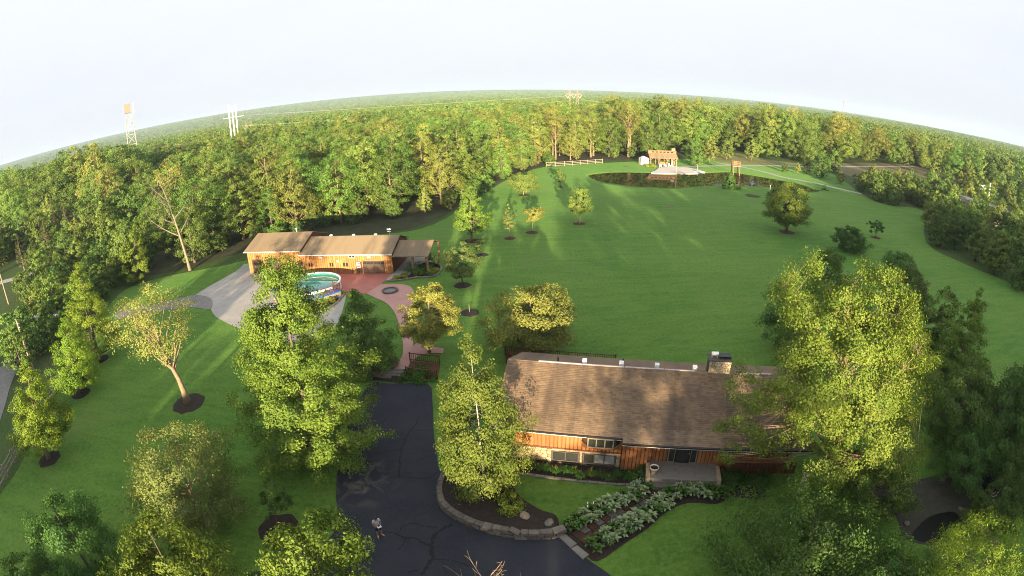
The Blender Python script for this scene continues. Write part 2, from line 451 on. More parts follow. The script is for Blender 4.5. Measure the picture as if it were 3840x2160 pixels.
def asphalt_mat():
    m, nt, p = new_mat('asphalt')
    col = lerp_rgb(nt, ramp(nt, noise(nt, .35, 5), .35, .7), (.022, .024, .031), (.032, .034, .042))
    col = lerp_rgb(nt, ramp(nt, noise(nt, 3.0, 6, rough=.75), .5, .75), col, (.036, .038, .043))
    # dusty silt patch washed onto the seal coat
    g = nt.nodes.new('ShaderNodeNewGeometry')
    cx, cyy = S('b2', 930, 600)
    sub = nt.nodes.new('ShaderNodeVectorMath'); sub.operation = 'SUBTRACT'; sub.inputs[1].default_value = (cx, cyy, 0)
    nt.links.new(g.outputs['Position'], sub.inputs[0])
    ln = nt.nodes.new('ShaderNodeVectorMath'); ln.operation = 'LENGTH'; nt.links.new(sub.outputs[0], ln.inputs[0])
    fall = ramp(nt, ln.outputs['Value'], 3.2, .6)
    nz = ramp(nt, noise(nt, .75, 5, dist=1.2), .47, .66)
    mul = nt.nodes.new('ShaderNodeMath'); mul.operation = 'MULTIPLY'; nt.links.new(fall, mul.inputs[0]); nt.links.new(nz, mul.inputs[1])
    col = lerp_rgb(nt, mul.outputs[0], col, (.115, .10, .08))
    nt.links.new(col, p.inputs['Base Color'])
    p.inputs['Roughness'].default_value = .9; p.inputs['Specular IOR Level'].default_value = .2
    bn = nt.nodes.new('ShaderNodeBump'); bn.inputs['Strength'].default_value = .25; bn.inputs['Distance'].default_value = .02
    nt.links.new(noise(nt, 40, 2), bn.inputs['Height']); nt.links.new(bn.outputs[0], p.inputs['Normal'])
    return m
M['asphalt'] = asphalt_mat()
M['tar'] = plain('crack_sealer', (.006, .006, .006), .85)

def roof_mat(name, a, b, stain, courses=0.0):
    m, nt, p = new_mat(name)
    oc = objcoord(nt)
    col = lerp_rgb(nt, ramp(nt, noise(nt, 14, 3, oc), .3, .7), a, b)
    g = nt.nodes.new('ShaderNodeNewGeometry')
    col = lerp_rgb(nt, ramp(nt, g.outputs['Random Per Island'], .1, 1.6), col, tuple(x * .55 for x in a))
    st = ramp(nt, noise(nt, .8, 5, oc, stretch=(1, .16, .16)), .45, .72)
    mm = nt.nodes.new('ShaderNodeMath'); mm.operation = 'MULTIPLY'; mm.inputs[1].default_value = .75
    nt.links.new(st, mm.inputs[0])
    col = lerp_rgb(nt, mm.outputs[0], col, stain)
    oi = nt.nodes.new('ShaderNodeObjectInfo'); h = nt.nodes.new('ShaderNodeHueSaturation')
    mr = nt.nodes.new('ShaderNodeMapRange'); mr.inputs[3].default_value, mr.inputs[4].default_value = .82, 1.18
    nt.links.new(oi.outputs['Random'], mr.inputs[0]); nt.links.new(mr.outputs[0], h.inputs['Value']); nt.links.new(col, h.inputs['Color'])
    nt.links.new(h.outputs[0], p.inputs['Base Color'])
    p.inputs['Roughness'].default_value = .92; p.inputs['Specular IOR Level'].default_value = .15
    bn = nt.nodes.new('ShaderNodeBump'); bn.inputs['Strength'].default_value = .4; bn.inputs['Distance'].default_value = .02
    nt.links.new(noise(nt, 30, 3, oc), bn.inputs['Height']); nt.links.new(bn.outputs[0], p.inputs['Normal'])
    return m
M['roof'] = roof_mat('asphalt_shingle', (.195, .134, .086), (.25, .175, .113), (.074, .054, .043))
M['barnroof'] = roof_mat('barn_shingle', (.265, .195, .12), (.32, .24, .15), (.15, .112, .072))

# ------------------------------------------------------------------ trees
PROF = dict(
    oval=lambda t: np.sin(np.pi * np.clip(t, 0, 1) ** .75) ** .65,
    round=lambda t: np.sqrt(np.clip(1 - (2 * t - 1) ** 2, 0, 1)) ** .8,
    pyramid=lambda t: np.clip(1.10 * (1 - t) ** .6 * np.minimum(1, .45 + t * 5), 0, 1.05),
    egg=lambda t: np.sin(np.pi * np.clip(t, 0, 1) ** .50) ** .8,
    vase=lambda t: np.sin(np.pi * np.clip(t, 0, 1) ** 1.25) ** .6,
    tear=lambda t: np.sin(np.pi * np.clip(t, 0, 1) ** .43) ** .9,
    cone=lambda t: (1 - t) ** .9 * np.minimum(1, .5 + t * 6),
)
def bez(a, b, c, n):
    t = np.linspace(0, 1, n)[:, None]
    return (1 - t) ** 2 * a + 2 * t * (1 - t) * b + t * t * c

def grow(name, seed, H, base, R, shape, ncl, nleaf, lsize, leaf, bark, lean=(0, 0), clr=.2, flat=.65, limbs=9, tr=None,
         droop=0.0, lobes=None, up=.22, aspect=.55, twigs=0, fork=0.0, sides=6, spray=0.0, hollow=.45, dens=1.0, limbk=1.0, rcmax=9.0):
    """one tree -> (trunk mesh, crown mesh).  Crown: leaf sprays clustered at the ends of real limbs"""
    r = np.random.default_rng(seed)
    nleaf = int(nleaf * dens)
    tr = tr or H * .02
    if lobes:
        wts = np.array([l[3] * l[4] * l[5] for l in lobes]) ** .67
        pick = r.choice(len(lobes), ncl, p=wts / wts.sum())
        lb = np.array(lobes)[pick]
        d = r.normal(size=(ncl, 3)); d /= np.linalg.norm(d, axis=1)[:, None]
        cen = lb[:, :3] + d * lb[:, 3:6] * (hollow + (1 - hollow) * r.random(ncl)[:, None] ** .6)
        rc = lb[:, 3:6].min(1) * clr * 1.4 * (.7 + .7 * r.random(ncl))
    else:
        f = PROF[shape]
        tt = np.linspace(.02, .99, 200); w = f(tt) ** .95 + .05; t = r.choice(tt, ncl, p=w / w.sum())
        az = r.random(ncl) * 2 * np.pi
        p1, p2 = r.random(2) * 6.28
        rad = R * f(t) * (1 + .16 * np.sin(3 * az + p1 + 5 * t) + .13 * np.sin(5 * az + p2 - 9 * t) + .07 * r.normal(size=ncl))
        rho = rad * (hollow + (1 - hollow) * r.random(ncl) ** .55)
        cen = np.stack([rho * np.cos(az), rho * np.sin(az), base + (H - base) * t], 1)
        rc = R * clr * (.65 + .7 * r.random(ncl)) * (.6 + .4 * f(t))
        cen[:, 2] -= rc * .4
    rc = np.minimum(rc, rcmax * (.6 + .4 * r.random(ncl)))
    ln = np.array([lean[0], lean[1]])
    cen[:, :2] += ln * ((np.clip(cen[:, 2], 0, None) / H) ** 1.3)[:, None]
    # leaves
    wc = rc ** 2 / (rc ** 2).sum()
    ci = r.choice(ncl, nleaf, p=wc)
    d = r.normal(size=(nleaf, 3)); d /= np.linalg.norm(d, axis=1)[:, None]
    off = d * (rc[ci] * r.random(nleaf) ** .45)[:, None]
    off[:, 2] *= flat
    pos = cen[ci] + off
    outw = cen[ci].copy(); outw[:, :2] -= ln * ((np.clip(outw[:, 2], 0, None) / H) ** 1.3)[:, None]
    outw[:, 2] = 0; outw /= (np.linalg.norm(outw, axis=1)[:, None] + 1e-6)
    if spray: pos += outw * (r.random(nleaf) ** 2 * rc[ci] * spray)[:, None]
    if droop: pos[:, 2] -= droop * r.random(nleaf) ** 1.5 * rc[ci]
    pos[:, 2] = np.maximum(pos[:, 2], .12)
    nrm = .45 * d + np.array([0, 0, up]) + .75 * outw + .42 * r.normal(size=(nleaf, 3))
    nrm /= np.linalg.norm(nrm, axis=1)[:, None]
    tan = np.cross(nrm, r.normal(size=(nleaf, 3))); tan /= (np.linalg.norm(tan, axis=1)[:, None] + 1e-9)
    tan += outw * .5 - np.array([0, 0, .35 + droop]); tan -= nrm * (tan * nrm).sum(1)[:, None]
    tan /= (np.linalg.norm(tan, axis=1)[:, None] + 1e-9)
    bt = np.cross(nrm, tan)
    sz = (lsize * (.45 + 1.05 * r.random(nleaf)))[:, None]
    V = np.stack([pos - tan * sz * .5, pos + bt * sz * aspect * .5 - tan * sz * .05, pos + tan * sz * .5, pos - bt * sz * aspect * .5 - tan * sz * .05], 1)
    crown = quads_mesh(name + '_crown', V, [leaf])
    tint = np.clip(r.random(ncl)[ci] * .8 + .25 * (r.random(nleaf) - .2), 0, 1)
    at = crown.attributes.new('tint', 'FLOAT', 'POINT'); at.data.foreach_set('value', np.repeat(tint, 4).astype(np.float32))
    # wood
    mb = MB()
    top = np.array([0, 0, max(base, H * .86)])
    def ax(z):
        k = max(z, 0) / H
        return np.array([ln[0] * k ** 1.3 + .25 * tr * math.sin(z * 1.3 + seed), ln[1] * k ** 1.3 + .25 * tr * math.cos(z * 1.1 + seed), z])
    zs = np.linspace(0, top[2], 9)
    def trad(z): return tr * max(.08, (1 - z / H) ** 1.15) * (1.0 + .55 * math.exp(-z / (tr * 2.2)))
    mb.tube([ax(z) for z in zs], [trad(z) for z in zs], sides)
    ids = np.argsort(-cen[:, 2]); pts_, own = [], []
    sel = list(r.choice(ncl, min(limbs, ncl), replace=False))
    for i in sel:
        c = cen[i]; hd = np.linalg.norm(c[:2] - ax(c[2])[:2])
        z0 = min(max(base * .75, c[2] - hd * (.9 + fork)), top[2] * .95)
        a = ax(z0); mid = (a + c) / 2 + np.array([0, 0, -.12 * hd + .3 * fork * hd])
        b = bez(a, mid, c, 6); r0 = trad(z0) * .5 * limbk
        mb.tube(b, np.linspace(r0, r0 * .22, 6), max(4, sides - 2), cap=False)
        pts_.append(b); own += list(np.linspace(r0, r0 * .22, 6))
    for z in np.linspace(base * .9, top[2], 8):
        pts_.append(ax(z)[None]); own.append(trad(z) * .5)
    allp = np.concatenate(pts_); own = np.array(own)
    for i in range(ncl):
        if i in sel: continue
        c = cen[i]; dd = np.linalg.norm(allp - c, axis=1) + 1.2 * np.maximum(0, allp[:, 2] - c[2])
        j = int(np.argmin(dd)); a = allp[j]
        m = (a + c) / 2 + np.array([0, 0, -.1 * np.linalg.norm(c - a)])
        rr = min(own[j] * .55, tr * .16 * limbk)
        mb.tube(bez(a, m, c, 4), np.linspace(rr, rr * .3, 4), 3, cap=False)
    for i in range(twigs):                       # bare twig ends poking out of the foliage
        c = cen[int(r.integers(ncl))]; dirv = r.normal(size=3); dirv[2] = abs(dirv[2]) * .4 - droop * .5
        dirv /= np.linalg.norm(dirv); l = min(R, 3.2) * (.12 + .2 * r.random())
        mb.tube(bez(c - dirv * l * .6, c + r.normal(size=3) * l * .15, c + dirv * l, 4), [tr * .07, tr * .05, tr * .03, tr * .012], 3, cap=False)
    trunk = mb.mesh(name + '_trunk', bark, True)
    return trunk, crown

def plant_tree(name, label, cat, meshes, loc, scale=1.0, rz=0.0, group=None, tilt=None):
    t = thing(name, label, cat, (loc[0], loc[1], 0.0), rz, group, scale)
    if tilt: t.rotation_euler = (tilt[0], tilt[1], rz)
    link('trunk', meshes[0], t)
    link('crown', meshes[1], t)
    return t

def hgt(base, top):
    """height of a thing standing at photo point base whose tip shows at photo point top"""
    g = P(*base); d = ray(*top)
    return g, CAM_H + d[2] / math.hypot(d[0], d[1]) * math.hypot(*g)

# ------------------------------------------------------------------ the land
def ground_mesh():
    mb = MB()
    rings = [0, 60, 140, 260, 420, 650, 950, 1350, 1800, 2400, 3100, 3900, 4800, 5800, 7000]
    nseg = 120
    def hz(r, a):
        if r < 900: return 0.0
        k = min(1, (r - 900) / 3000)
        h = 10 * math.sin(a * 3.1 + 1) + 9 * math.sin(a * 7.3 + r * .0011) + 7 * math.sin(r * .0021 + a * 2)
        west = max(0, math.cos(a - 2.15)) ** 2          # wooded ridge far off to the left
        return max(0, k * (h + 6)) * .34 + max(0, (r - 2600) / 2600) ** 1.2 * 75 * west * (1 if r < 5300 else .9)
    ids = []
    for i, r in enumerate(rings):
        row = []
        for k in range(nseg):
            a = 2 * math.pi * k / nseg
            row.append(len(mb.v)); mb.v.append((r * math.cos(a), r * math.sin(a), hz(r, a)))
            if r == 0: break
        ids.append(row)
    for i in range(len(rings) - 1):
        for k in range(nseg):
            k2 = (k + 1) % nseg
            if len(ids[i]) == 1: mb.f.append((ids[0][0], ids[1][k], ids[1][k2]))
            else: mb.f.append((ids[i][k], ids[i + 1][k], ids[i + 1][k2], ids[i][k2]))
            mb.m.append(0)
    return mb, hz
_gm, HILL = ground_mesh()
ground = structure(_gm.build('ground', M['rough'], smooth_=True))
def sheet(name, poly, z, mat):
    return structure(MB().sheet(poly, z).build(name, mat))

LAWN = smooth([P(0, 1245), P(90, 1095), P(160, 960), P(230, 850), P(300, 740), P(400, 700), P(620, 655), P(760, 600), P(960, 590), P(1090, 565),
               P(1200, 500), P(1280, 450), P(1370, 420), P(1520, 410), P(1640, 405), P(1800, 400), P(2040, 425), P(2100, 440), P(2170, 490),
               P(2230, 515), P(2320, 530), P(2330, 610), P(2440, 670), P(2576, 735), (70, 20), (60, -20), (-40, -20), (-44, 5)], 4)
lawn = sheet('lawn', LAWN, .02, M['lawn'])
WOODFLOOR = [P(330, 700), P(400, 690), P(480, 672), P(620, 632), P(760, 596), P(960, 588), P(1040, 575), P(1110, 548), P(1200, 490), P(1270, 448), P(1370, 414), P(1520, 404), P(1640, 398), P(1800, 378),
             P(1950, 370), (260, 330), (60, 420), (-200, 300), (-220, 130), (-110, 90)]
sheet('forest_floor', WOODFLOOR, .03, M['floor'])
sheet('dry_field', smooth([S('c4', 590, 800), S('c4', 730, 750), S('c4', 1320, 775), S('c4', 1740, 880), S('c4', 1740, 965), S('c4', 1300, 990), S('c4', 860, 910)], 4), .035, M['dry'])
sheet('tan_slope', smooth([S('c3', 1800, 690), S('c3', 1900, 640), S('c3', 2318, 720), S('c4', 300, 760), S('c4', 200, 775), S('c3', 2200, 765), S('c3', 1850, 735)], 4), .03, M['tan'])

# pond: water inside a low grassy bank
POND = smooth(SS('c3', (690, 872), (720, 895), (800, 925), (950, 950), (1100, 968), (1300, 980), (1500, 982), (1700, 970), (1880, 963), (2100, 966), (2318, 975))
              + SS('c4', (330, 1015), (430, 1018), (490, 1006), (400, 985), (280, 945), (0, 890))
              + SS('c3', (2060, 848), (1950, 836), (1700, 845), (1480, 848), (1250, 842), (950, 838), (800, 848), (710, 860)), 4)
sheet('pond_water', POND, .06, M['water'])
def bank_mesh(poly, w, h):
    mb = MB(); n = len(poly)
    area = sum(poly[i - 1][0] * poly[i][1] - poly[i][0] * poly[i - 1][1] for i in range(n)); sg = 1 if area > 0 else -1
    rows = [[], [], []]
    for i in range(n):
        a, b = Vector(poly[i - 1]).to_2d(), Vector(poly[(i + 1) % n]).to_2d()
        t = (b - a).normalized(); nn = Vector((t.y, -t.x)) * sg; p = Vector(poly[i]).to_2d()
        for k, (d, z) in enumerate(((0, .05), (.15, h), (w, .021))):
            q = p + nn * d; rows[k].append(len(mb.v)); mb.v.append((q.x, q.y, z))
    for k in range(2):
        for i in range(n):
            j = (i + 1) % n
            f = (rows[k][i], rows[k][j], rows[k + 1][j], rows[k + 1][i])
            mb.f.append(f if sg < 0 else f[::-1]); mb.m.append(0)
    return mb
structure(bank_mesh(POND, 2.2, .22).build('pond_bank_ground', M['lawn'], smooth_=True))
structure(MB().prism(smooth(SS('c3', (1262, 848), (1300, 825), (1340, 800), (1460, 790), (1560, 795), (1680, 815), (1722, 832), (1700, 851), (1480, 855)), 4), 0, .24).build('beach', M['sand']))
def ribbon(pts, w, z):
    mb = MB(); pts = smooth(pts, 5, False); prev = None
    for i, p in enumerate(pts):
        a, b = Vector(pts[max(i - 1, 0)]), Vector(pts[min(i + 1, len(pts) - 1)])
        t = (b - a).normalized(); ww = w * (.85 + .3 * rng.random()) / 2; n = Vector((-t.y, t.x)) * ww
        l, r_ = (p[0] + n.x, p[1] + n.y, z), (p[0] - n.x, p[1] - n.y, z)
        k = len(mb.v); mb.v += [l, r_]
        if i: mb.f.append((k - 2, k - 1, k + 1, k)[::-1]); mb.m.append(0)
    # keep faces up
    return mb
structure(ribbon(SS('c3', (1480, 795), (1600, 786), (1860, 776), (2000, 772), (2080, 777), (2318, 777)) + SS('c4', (200, 780), (390, 786), (900, 785), (1320, 785)), 2.6, .045).build('gravel_path', M['gravel']))
structure(ribbon(SS('c3', (2040, 780), (2160, 805), (2318, 842)) + SS('c4', (130, 880), (380, 925), (600, 975), (840, 1032)), 2.2, .050).build('gravel_path', M['gravel']))
structure(ribbon(SS('c3', (1850, 750), (1930, 762), (2020, 774)), 2.4, .055).build('gravel_path', M['gravel']))
structure(ribbon([P(-60, 735), P(0, 712), P(80, 690), P(140, 672)], 4.0, .045).build('neighbour_road', M['gravel']))
structure(ribbon([P(-60, 1180), P(0, 960), P(30, 920), P(60, 880), P(110, 800)], 4.5, .045).build('side_road', M['greygravel']))

# driveway with sealed cracks
DRIVE = smooth(PP((935, 960), (985, 966), (1075, 966), (1088, 1010), (1092, 1100), (1105, 1180)), 3, False) + smooth(SS('b2', (1700, 560), (1660, 680), (1672, 810), (1750, 905), (1890, 990), (2080, 1058), (2318, 1100)) + SS('b3', (100, 1112), (250, 1120), (400, 1112), (500, 1085), (640, 1210), (760, 1320), (880, 1400), (980, 1480)), 3, False) \
    + [(9, 8), (9, -10), (-14, -10), (-20, 8)] + smooth(PP((560, 1478), (640, 1440), (780, 1400), (838, 1340), (850, 1290), (845, 1240), (855, 1160), (880, 1060), (905, 1000)), 3, False)
driveway = sheet('driveway', DRIVE, .05, M['asphalt'])
def seam(sheetname, pts, w):
    mb = MB(); q = smooth([S(sheetname, *p) for p in pts], 6, False)
    for i, p in enumerate(q):
        a, b = Vector(q[max(i - 1, 0)]), Vector(q[min(i + 1, len(q) - 1)]); t = (b - a).normalized()
        ww = w * (.5 + .9 * rng.random()) / 2; n = Vector((-t.y, t.x)) * ww; j = (rng.random() - .5) * w * .8
        k = len(mb.v); mb.v += [(p[0] + n.x + t.y * j, p[1] + n.y - t.x * j, .056), (p[0] - n.x + t.y * j, p[1] - n.y - t.x * j, .056)]
        if i: mb.f.append((k - 2, k - 1, k + 1, k)); mb.m.append(0)
    mb.build('tar_seam', M['tar'], driveway)
for pts, w in (([(1465, 0), (1455, 70), (1385, 150), (1350, 230), (1320, 300), (1305, 400), (1300, 510), (1290, 560)], .10), ([(1120, 335), (1200, 325), (1320, 310)], .06),
               ([(1385, 145), (1470, 135), (1600, 138)], .06), ([(1290, 560), (1400, 560), (1560, 570), (1640, 520)], .07), ([(1440, 420), (1520, 385), (1600, 370)], .06),
               ([(1180, 565), (1290, 555), (1370, 520), (1420, 520)], .05), ([(1150, 1055), (1260, 1065), (1340, 1105), (1450, 1120), (1560, 1185)], .12),
               ([(1780, 985), (1690, 1020), (1620, 1090), (1590, 1180), (1595, 1270), (1560, 1360), (1500, 1440)], .20), ([(1610, 1300), (1750, 1310), (1850, 1330), (1930, 1370)], .09),
               ([(1300, 1050), (1330, 1010), (1440, 975), (1540, 1005), (1640, 1015)], .07), ([(1435, 980), (1440, 920), (1500, 890), (1560, 870)], .05),
               ([(1340, 1105), (1340, 1160), (1290, 1220)], .06), ([(1370, 1430), (1420, 1405), (1470, 1410)], .08), ([(1690, 1310), (1700, 1380), (1740, 1430)], .05),
               ([(1315, 760), (1320, 830)], .06)):
    seam('b2', pts, w * 1.15)

# yard surfaces by the barn
CONC = smooth([P(932, 989, 0, 3840), P(882, 1020, 0, 3840), P(733, 1107, 0, 3840), P(775, 1113, 0, 3840), P(793, 1130, 0, 3840), P(791, 1157, 0, 3840), P(807, 1186, 0, 3840), P(840, 1206, 0, 3840),
               P(874, 1223, 0, 3840), P(950, 1252, 0, 3840), P(1050, 1275, 0, 3840), P(1150, 1275, 0, 3840), P(1227, 1255, 0, 3840), P(1270, 1205, 0, 3840), P(1296, 1120, 0, 3840), P(1290, 1100, 0, 3840),
               P(1250, 1060, 0, 3840), P(1050, 1040, 0, 3840)], 3)
sheet('concrete_pavement', CONC, .04, M['concrete'])
sheet('gravel_drive_path', smooth(SS('c5', (1060, 650), (1300, 600), (1530, 555), (1700, 515), (1775, 498), (1890, 520), (1925, 565), (1905, 628), (1800, 618), (1690, 615), (1400, 650), (1080, 720)), 3), .055, M['greygravel'])
sheet('patio_pavement', [S('d4', *p) for p in ((150, 96), (900, 104), (1672, 108), (1590, 190), (1500, 262), (1400, 330), (1290, 402), (1150, 420), (940, 425), (500, 430), (150, 300))], .055, M['redpatio'])
PINK = smooth(SS('d4', (1290, 402), (1400, 460), (1540, 520), (1640, 600), (1720, 720), (1780, 900), (1815, 1050), (1830, 1189)) + SS('d7', (1362, 200), (1355, 310), (1320, 410), (1230, 530), (1118, 682)), 4, False) \
    + smooth(SS('d7', (1442, 694), (1600, 480), (1750, 365), (1980, 300), (2330, 300)), 4, False) + smooth(SS('d7', (2350, 180), (2060, 140), (1880, 100), (1690, 40)), 4, False) \
    + smooth(SS('d4', (1985, 1189), (1970, 1050), (1940, 900), (1930, 700), (1960, 560), (2000, 430), (1960, 320), (1850, 272), (1700, 262), (1502, 262)), 4, False)
sheet('walk_pavement', PINK, .060, M['pinkpath'])
sheet('carport_pavement', [S('c6', *p) for p in ((1622, 548), (1560, 612), (1650, 592), (1780, 562), (1850, 520), (2000, 470), (2030, 400), (1900, 380), (1640, 392))], .05, M['concrete'])

M['ridge'] = plain('dull_ridge_metal', (.42, .36, .36), .6)
# ------------------------------------------------------------------ building helpers
def window(parent, u0, u1, z0, z1, v, n=1, frame=None, glass=None, depth=.06, fw=.07, horiz=False, name='window'):
    """framed window in the facade plane y=v, facing -y"""
    fr = MB()
    fr.box(u0 - fw, u1 + fw, v - depth, v + .02, z1, z1 + fw).box(u0 - fw, u1 + fw, v - depth - .02, v + .02, z0 - fw, z0)
    fr.box(u0 - fw, u0, v - depth, v + .02, z0, z1).box(u1, u1 + fw, v - depth, v + .02, z0, z1)
    w = (u1 - u0) / n
    for i in range(1, n): fr.box(u0 + i * w - fw / 2, u0 + i * w + fw / 2, v - depth + .01, v + .02, z0, z1)
    if horiz: fr.box(u0, u1, v - depth + .02, v + .02, (z0 + z1) / 2 - .02, (z0 + z1) / 2 + .02)
    o = fr.build(name, frame or M['tanframe'], parent)
    for i in range(n):
        g = glass[i] if isinstance(glass, (list, tuple)) else (glass or M['glass'])
        MB().box(u0 + i * w + .01, u0 + (i + 1) * w - .01, v - .02, v + .01, z0, z1).build('pane', g, o)
    return o

def planks(parent, u0, u1, z0, z1, v, mat, w=.28, holes=(), side=-1, name='plank'):
    """vertical boards, one object each, boards split round the openings"""
    n = max(1, round((u1 - u0) / w)); w = (u1 - u0) / n; cache = {}
    for i in range(n):
        a, b = u0 + i * w, u0 + (i + 1) * w
        segs = [(z0(a) if callable(z0) else z0, z1((a + b) / 2) if callable(z1) else z1)]
        for h in holes:
            if h[0] - .02 < (a + b) / 2 < h[1] + .02:
                new = []
                for s in segs:
                    if h[2] > s[0] + .03: new.append((s[0], min(s[1], h[2])))
                    if h[3] < s[1] - .03: new.append((max(s[0], h[3]), s[1]))
                segs = new
        for s in segs:
            if s[1] - s[0] < .05: continue
            key = round(s[1] - s[0], 3)
            if key not in cache:
                m = MB(); t = .03; g = .016; hh = s[1] - s[0]
                m.v = [(g, 0, 0), (w - g, 0, 0), (w - g, 0, hh), (g, 0, hh), (g + .012, side * t, 0), (w - g - .012, side * t, 0), (w - g - .012, side * t, hh), (g + .012, side * t, hh)]
                m.f = [(4, 5, 6, 7), (0, 4, 7, 3), (1, 2, 6, 5), (3, 7, 6, 2), (0, 1, 5, 4)]; m.m = [0] * 5
                cache[key] = m.mesh(name, mat)
            link(name, cache[key], parent, (a, v + side * .012 * rng.random(), s[0]))

def clip_poly(poly, p, n):
    out = []
    for i in range(len(poly)):
        a, b = poly[i - 1], poly[i]
        da, db = (a[0] - p[0]) * n[0] + (a[1] - p[1]) * n[1], (b[0] - p[0]) * n[0] + (b[1] - p[1]) * n[1]
        if (da <= 0) != (db <= 0):
            t = da / (da - db); out.append((a[0] + (b[0] - a[0]) * t, a[1] + (b[1] - a[1]) * t))
        if db <= 0: out.append(b)
    return out
def stones(parent, u0, u1, z0, z1, v, size, mat, seed=1, gap=.03, proud=.07, axis='front', name='stone'):
    """irregular fieldstones: relaxed cells, each a bevelled stone of its own"""
    r = random.Random(seed); nx, nz = max(1, round((u1 - u0) / size)), max(1, round((z1 - z0) / (size * .72)))
    pts = []
    for j in range(nz):
        for i in range(nx):
            pts.append((u0 + (i + .5 + (j % 2) * .4 + r.uniform(-.38, .38)) * (u1 - u0) / nx, z0 + (j + .5 + r.uniform(-.36, .36)) * (z1 - z0) / nz))
    for i, p in enumerate(pts):
        c = [(u0, z0), (u1, z0), (u1, z1), (u0, z1)]
        for k, q in enumerate(pts):
            if k != i and c: c = clip_poly(c, ((p[0] + q[0]) / 2, (p[1] + q[1]) / 2), (q[0] - p[0], q[1] - p[1]))
        if len(c) < 3: continue
        cx, cz = sum(a[0] for a in c) / len(c), sum(a[1] for a in c) / len(c)
        c = smooth(c, 2)                                     # rounded corners
        def ins(d): return [(cx + (a[0] - cx) * max(.1, 1 - d / max(.02, math.hypot(a[0] - cx, a[1] - cz))), cz + (a[1] - cz) * max(.1, 1 - d / max(.02, math.hypot(a[0] - cx, a[1] - cz)))) for a in c]
        o1, o2 = ins(gap), ins(gap + .03); pr = proud * r.uniform(.5, 1.2)
        m = MB(); n = len(c)
        place = (lambda x, z, d: (x - cx, -d, z - cz)) if axis == 'front' else (lambda x, z, d: (d, x - cx, z - cz))
        m.v = [place(x, z, -.01) for x, z in o1] + [place(x, z, pr * .6) for x, z in o1] + [place(x, z, pr) for x, z in o2]
        for k in range(n):
            kk = (k + 1) % n
            m.f += [(k, kk, n + kk, n + k), (n + k, n + kk, 2 * n + kk, 2 * n + k)]
        m.f.append(tuple(range(2 * n, 3 * n))); m.m = [0] * len(m.f)
        m.build(name, mat, parent, loc=(cx, v, cz) if axis == 'front' else (v, cx, cz))

def slope(mb, u0, u1, v0, z0, v1, z1, th=.1):
    n = len(mb.v)
    mb.v += [(u0, v0, z0), (u1, v0, z0), (u1, v1, z1), (u0, v1, z1), (u0, v0, z0 - th), (u1, v0, z0 - th), (u1, v1, z1 - th), (u0, v1, z1 - th)]
    for f in ((0, 1, 2, 3), (7, 6, 5, 4), (4, 5, 1, 0), (5, 6, 2, 1), (6, 7, 3, 2), (7, 4, 0, 3)):
        mb.f.append(tuple(n + i for i in f)); mb.m.append(0)

# ------------------------------------------------------------------ the cedar house
HA = math.radians(-13)
_hx, _hy = P(1395, 1172)
house = thing('cedar_house', 'long cedar sided house with brown shingle roof and stone chimney beside the asphalt driveway', 'house',
              (_hx - 3 * math.cos(HA), _hy - 3 * math.sin(HA), 0), HA)
def hp(u, v): q = rot2((u, v), HA); return (house.location[0] + q[0], house.location[1] + q[1])
UL, UR = -1.3, 20.5
RV, RZ, EZ = 5.15, 5.35, 3.10
SL = (RZ - EZ) / (RV + .15)
for n in [x for k in ('roof',) for x in M[k].node_tree.nodes if x.type == 'TEX_COORD']: n.object = house
# body
bd = MB()
bd.box(UL + .35, 7.5, .35, 10.2, .0, 3.0); bd.box(7.5, 9.3, .12, 10.2, 0, 2.8); bd.box(9.3, 14.6, .55, 10.2, 0, 2.8); bd.box(14.6, UR - .35, 2.0, 10.2, 0, 2.9)
for u in (UL + .36, UR - .36):                                # gable ends
    bd.quad((u, .35, 2.9), (u, 9.9, 2.9), (u, RV, RZ - .15))
bd.build('wall', M['darkwood'], house)
planks(house, UL + .35, 7.5, 1.42, 3.0, .34, M['cedar'], .27, [(.80, 2.80, 2.5, 3.2), (4.75, 7.3, 2.0, 3.2)])
planks(house, 7.5, 9.3, .15, 2.86, .10, M['cedar'], .26)
planks(house, 9.3, 14.6, .55, 2.86, .53, M['cedar'], .27, [(10.65, 12.75, .5, 2.8)])
planks(house, 14.6, 19.0, 1.2, 2.7, 1.98, M['cedar'], .29, [(15.0, 16.2, 1.8, 2.6)])
planks(house, 14.55, UR - .4, .1, 1.15, .40, M['darkwood'], .3)
MB().box(UL + .35, 7.5, .27, .36, 1.34, 1.44).build('trim_board', M['darkwood'], house)
# stone foundation
MB().box(UL + .3, 7.45, .30, .40, 0, 1.34).build('stone_backing_wall', M['mortar'], house)
stones(house, UL + .3, 2.72, .15, 1.32, .30, .42, M['fieldstone'], 3)
stones(house, 4.68, 4.84, .15, 1.32, .30, .3, M['fieldstone'], 4)
stones(house, 2.74, 7.45, 1.20, 1.34, .30, .42, M['fieldstone'], 5, gap=.01)
stones(house, 7.16, 7.46, .15, 1.2, .30, .3, M['fieldstone'], 6)
window(house, 2.84, 4.55, .42, 1.12, .27, 2, M['darkframe'], M['glass'])
window(house, 4.98, 7.05, .40, 1.14, .27, 3, M['darkframe'], [M['glass'], M['blind'], M['blind']])
window(house, .92, 2.66, 2.62, 2.98, .30, 3, M['tanframe'], [M['blind'], M['glass'], M['blind']])
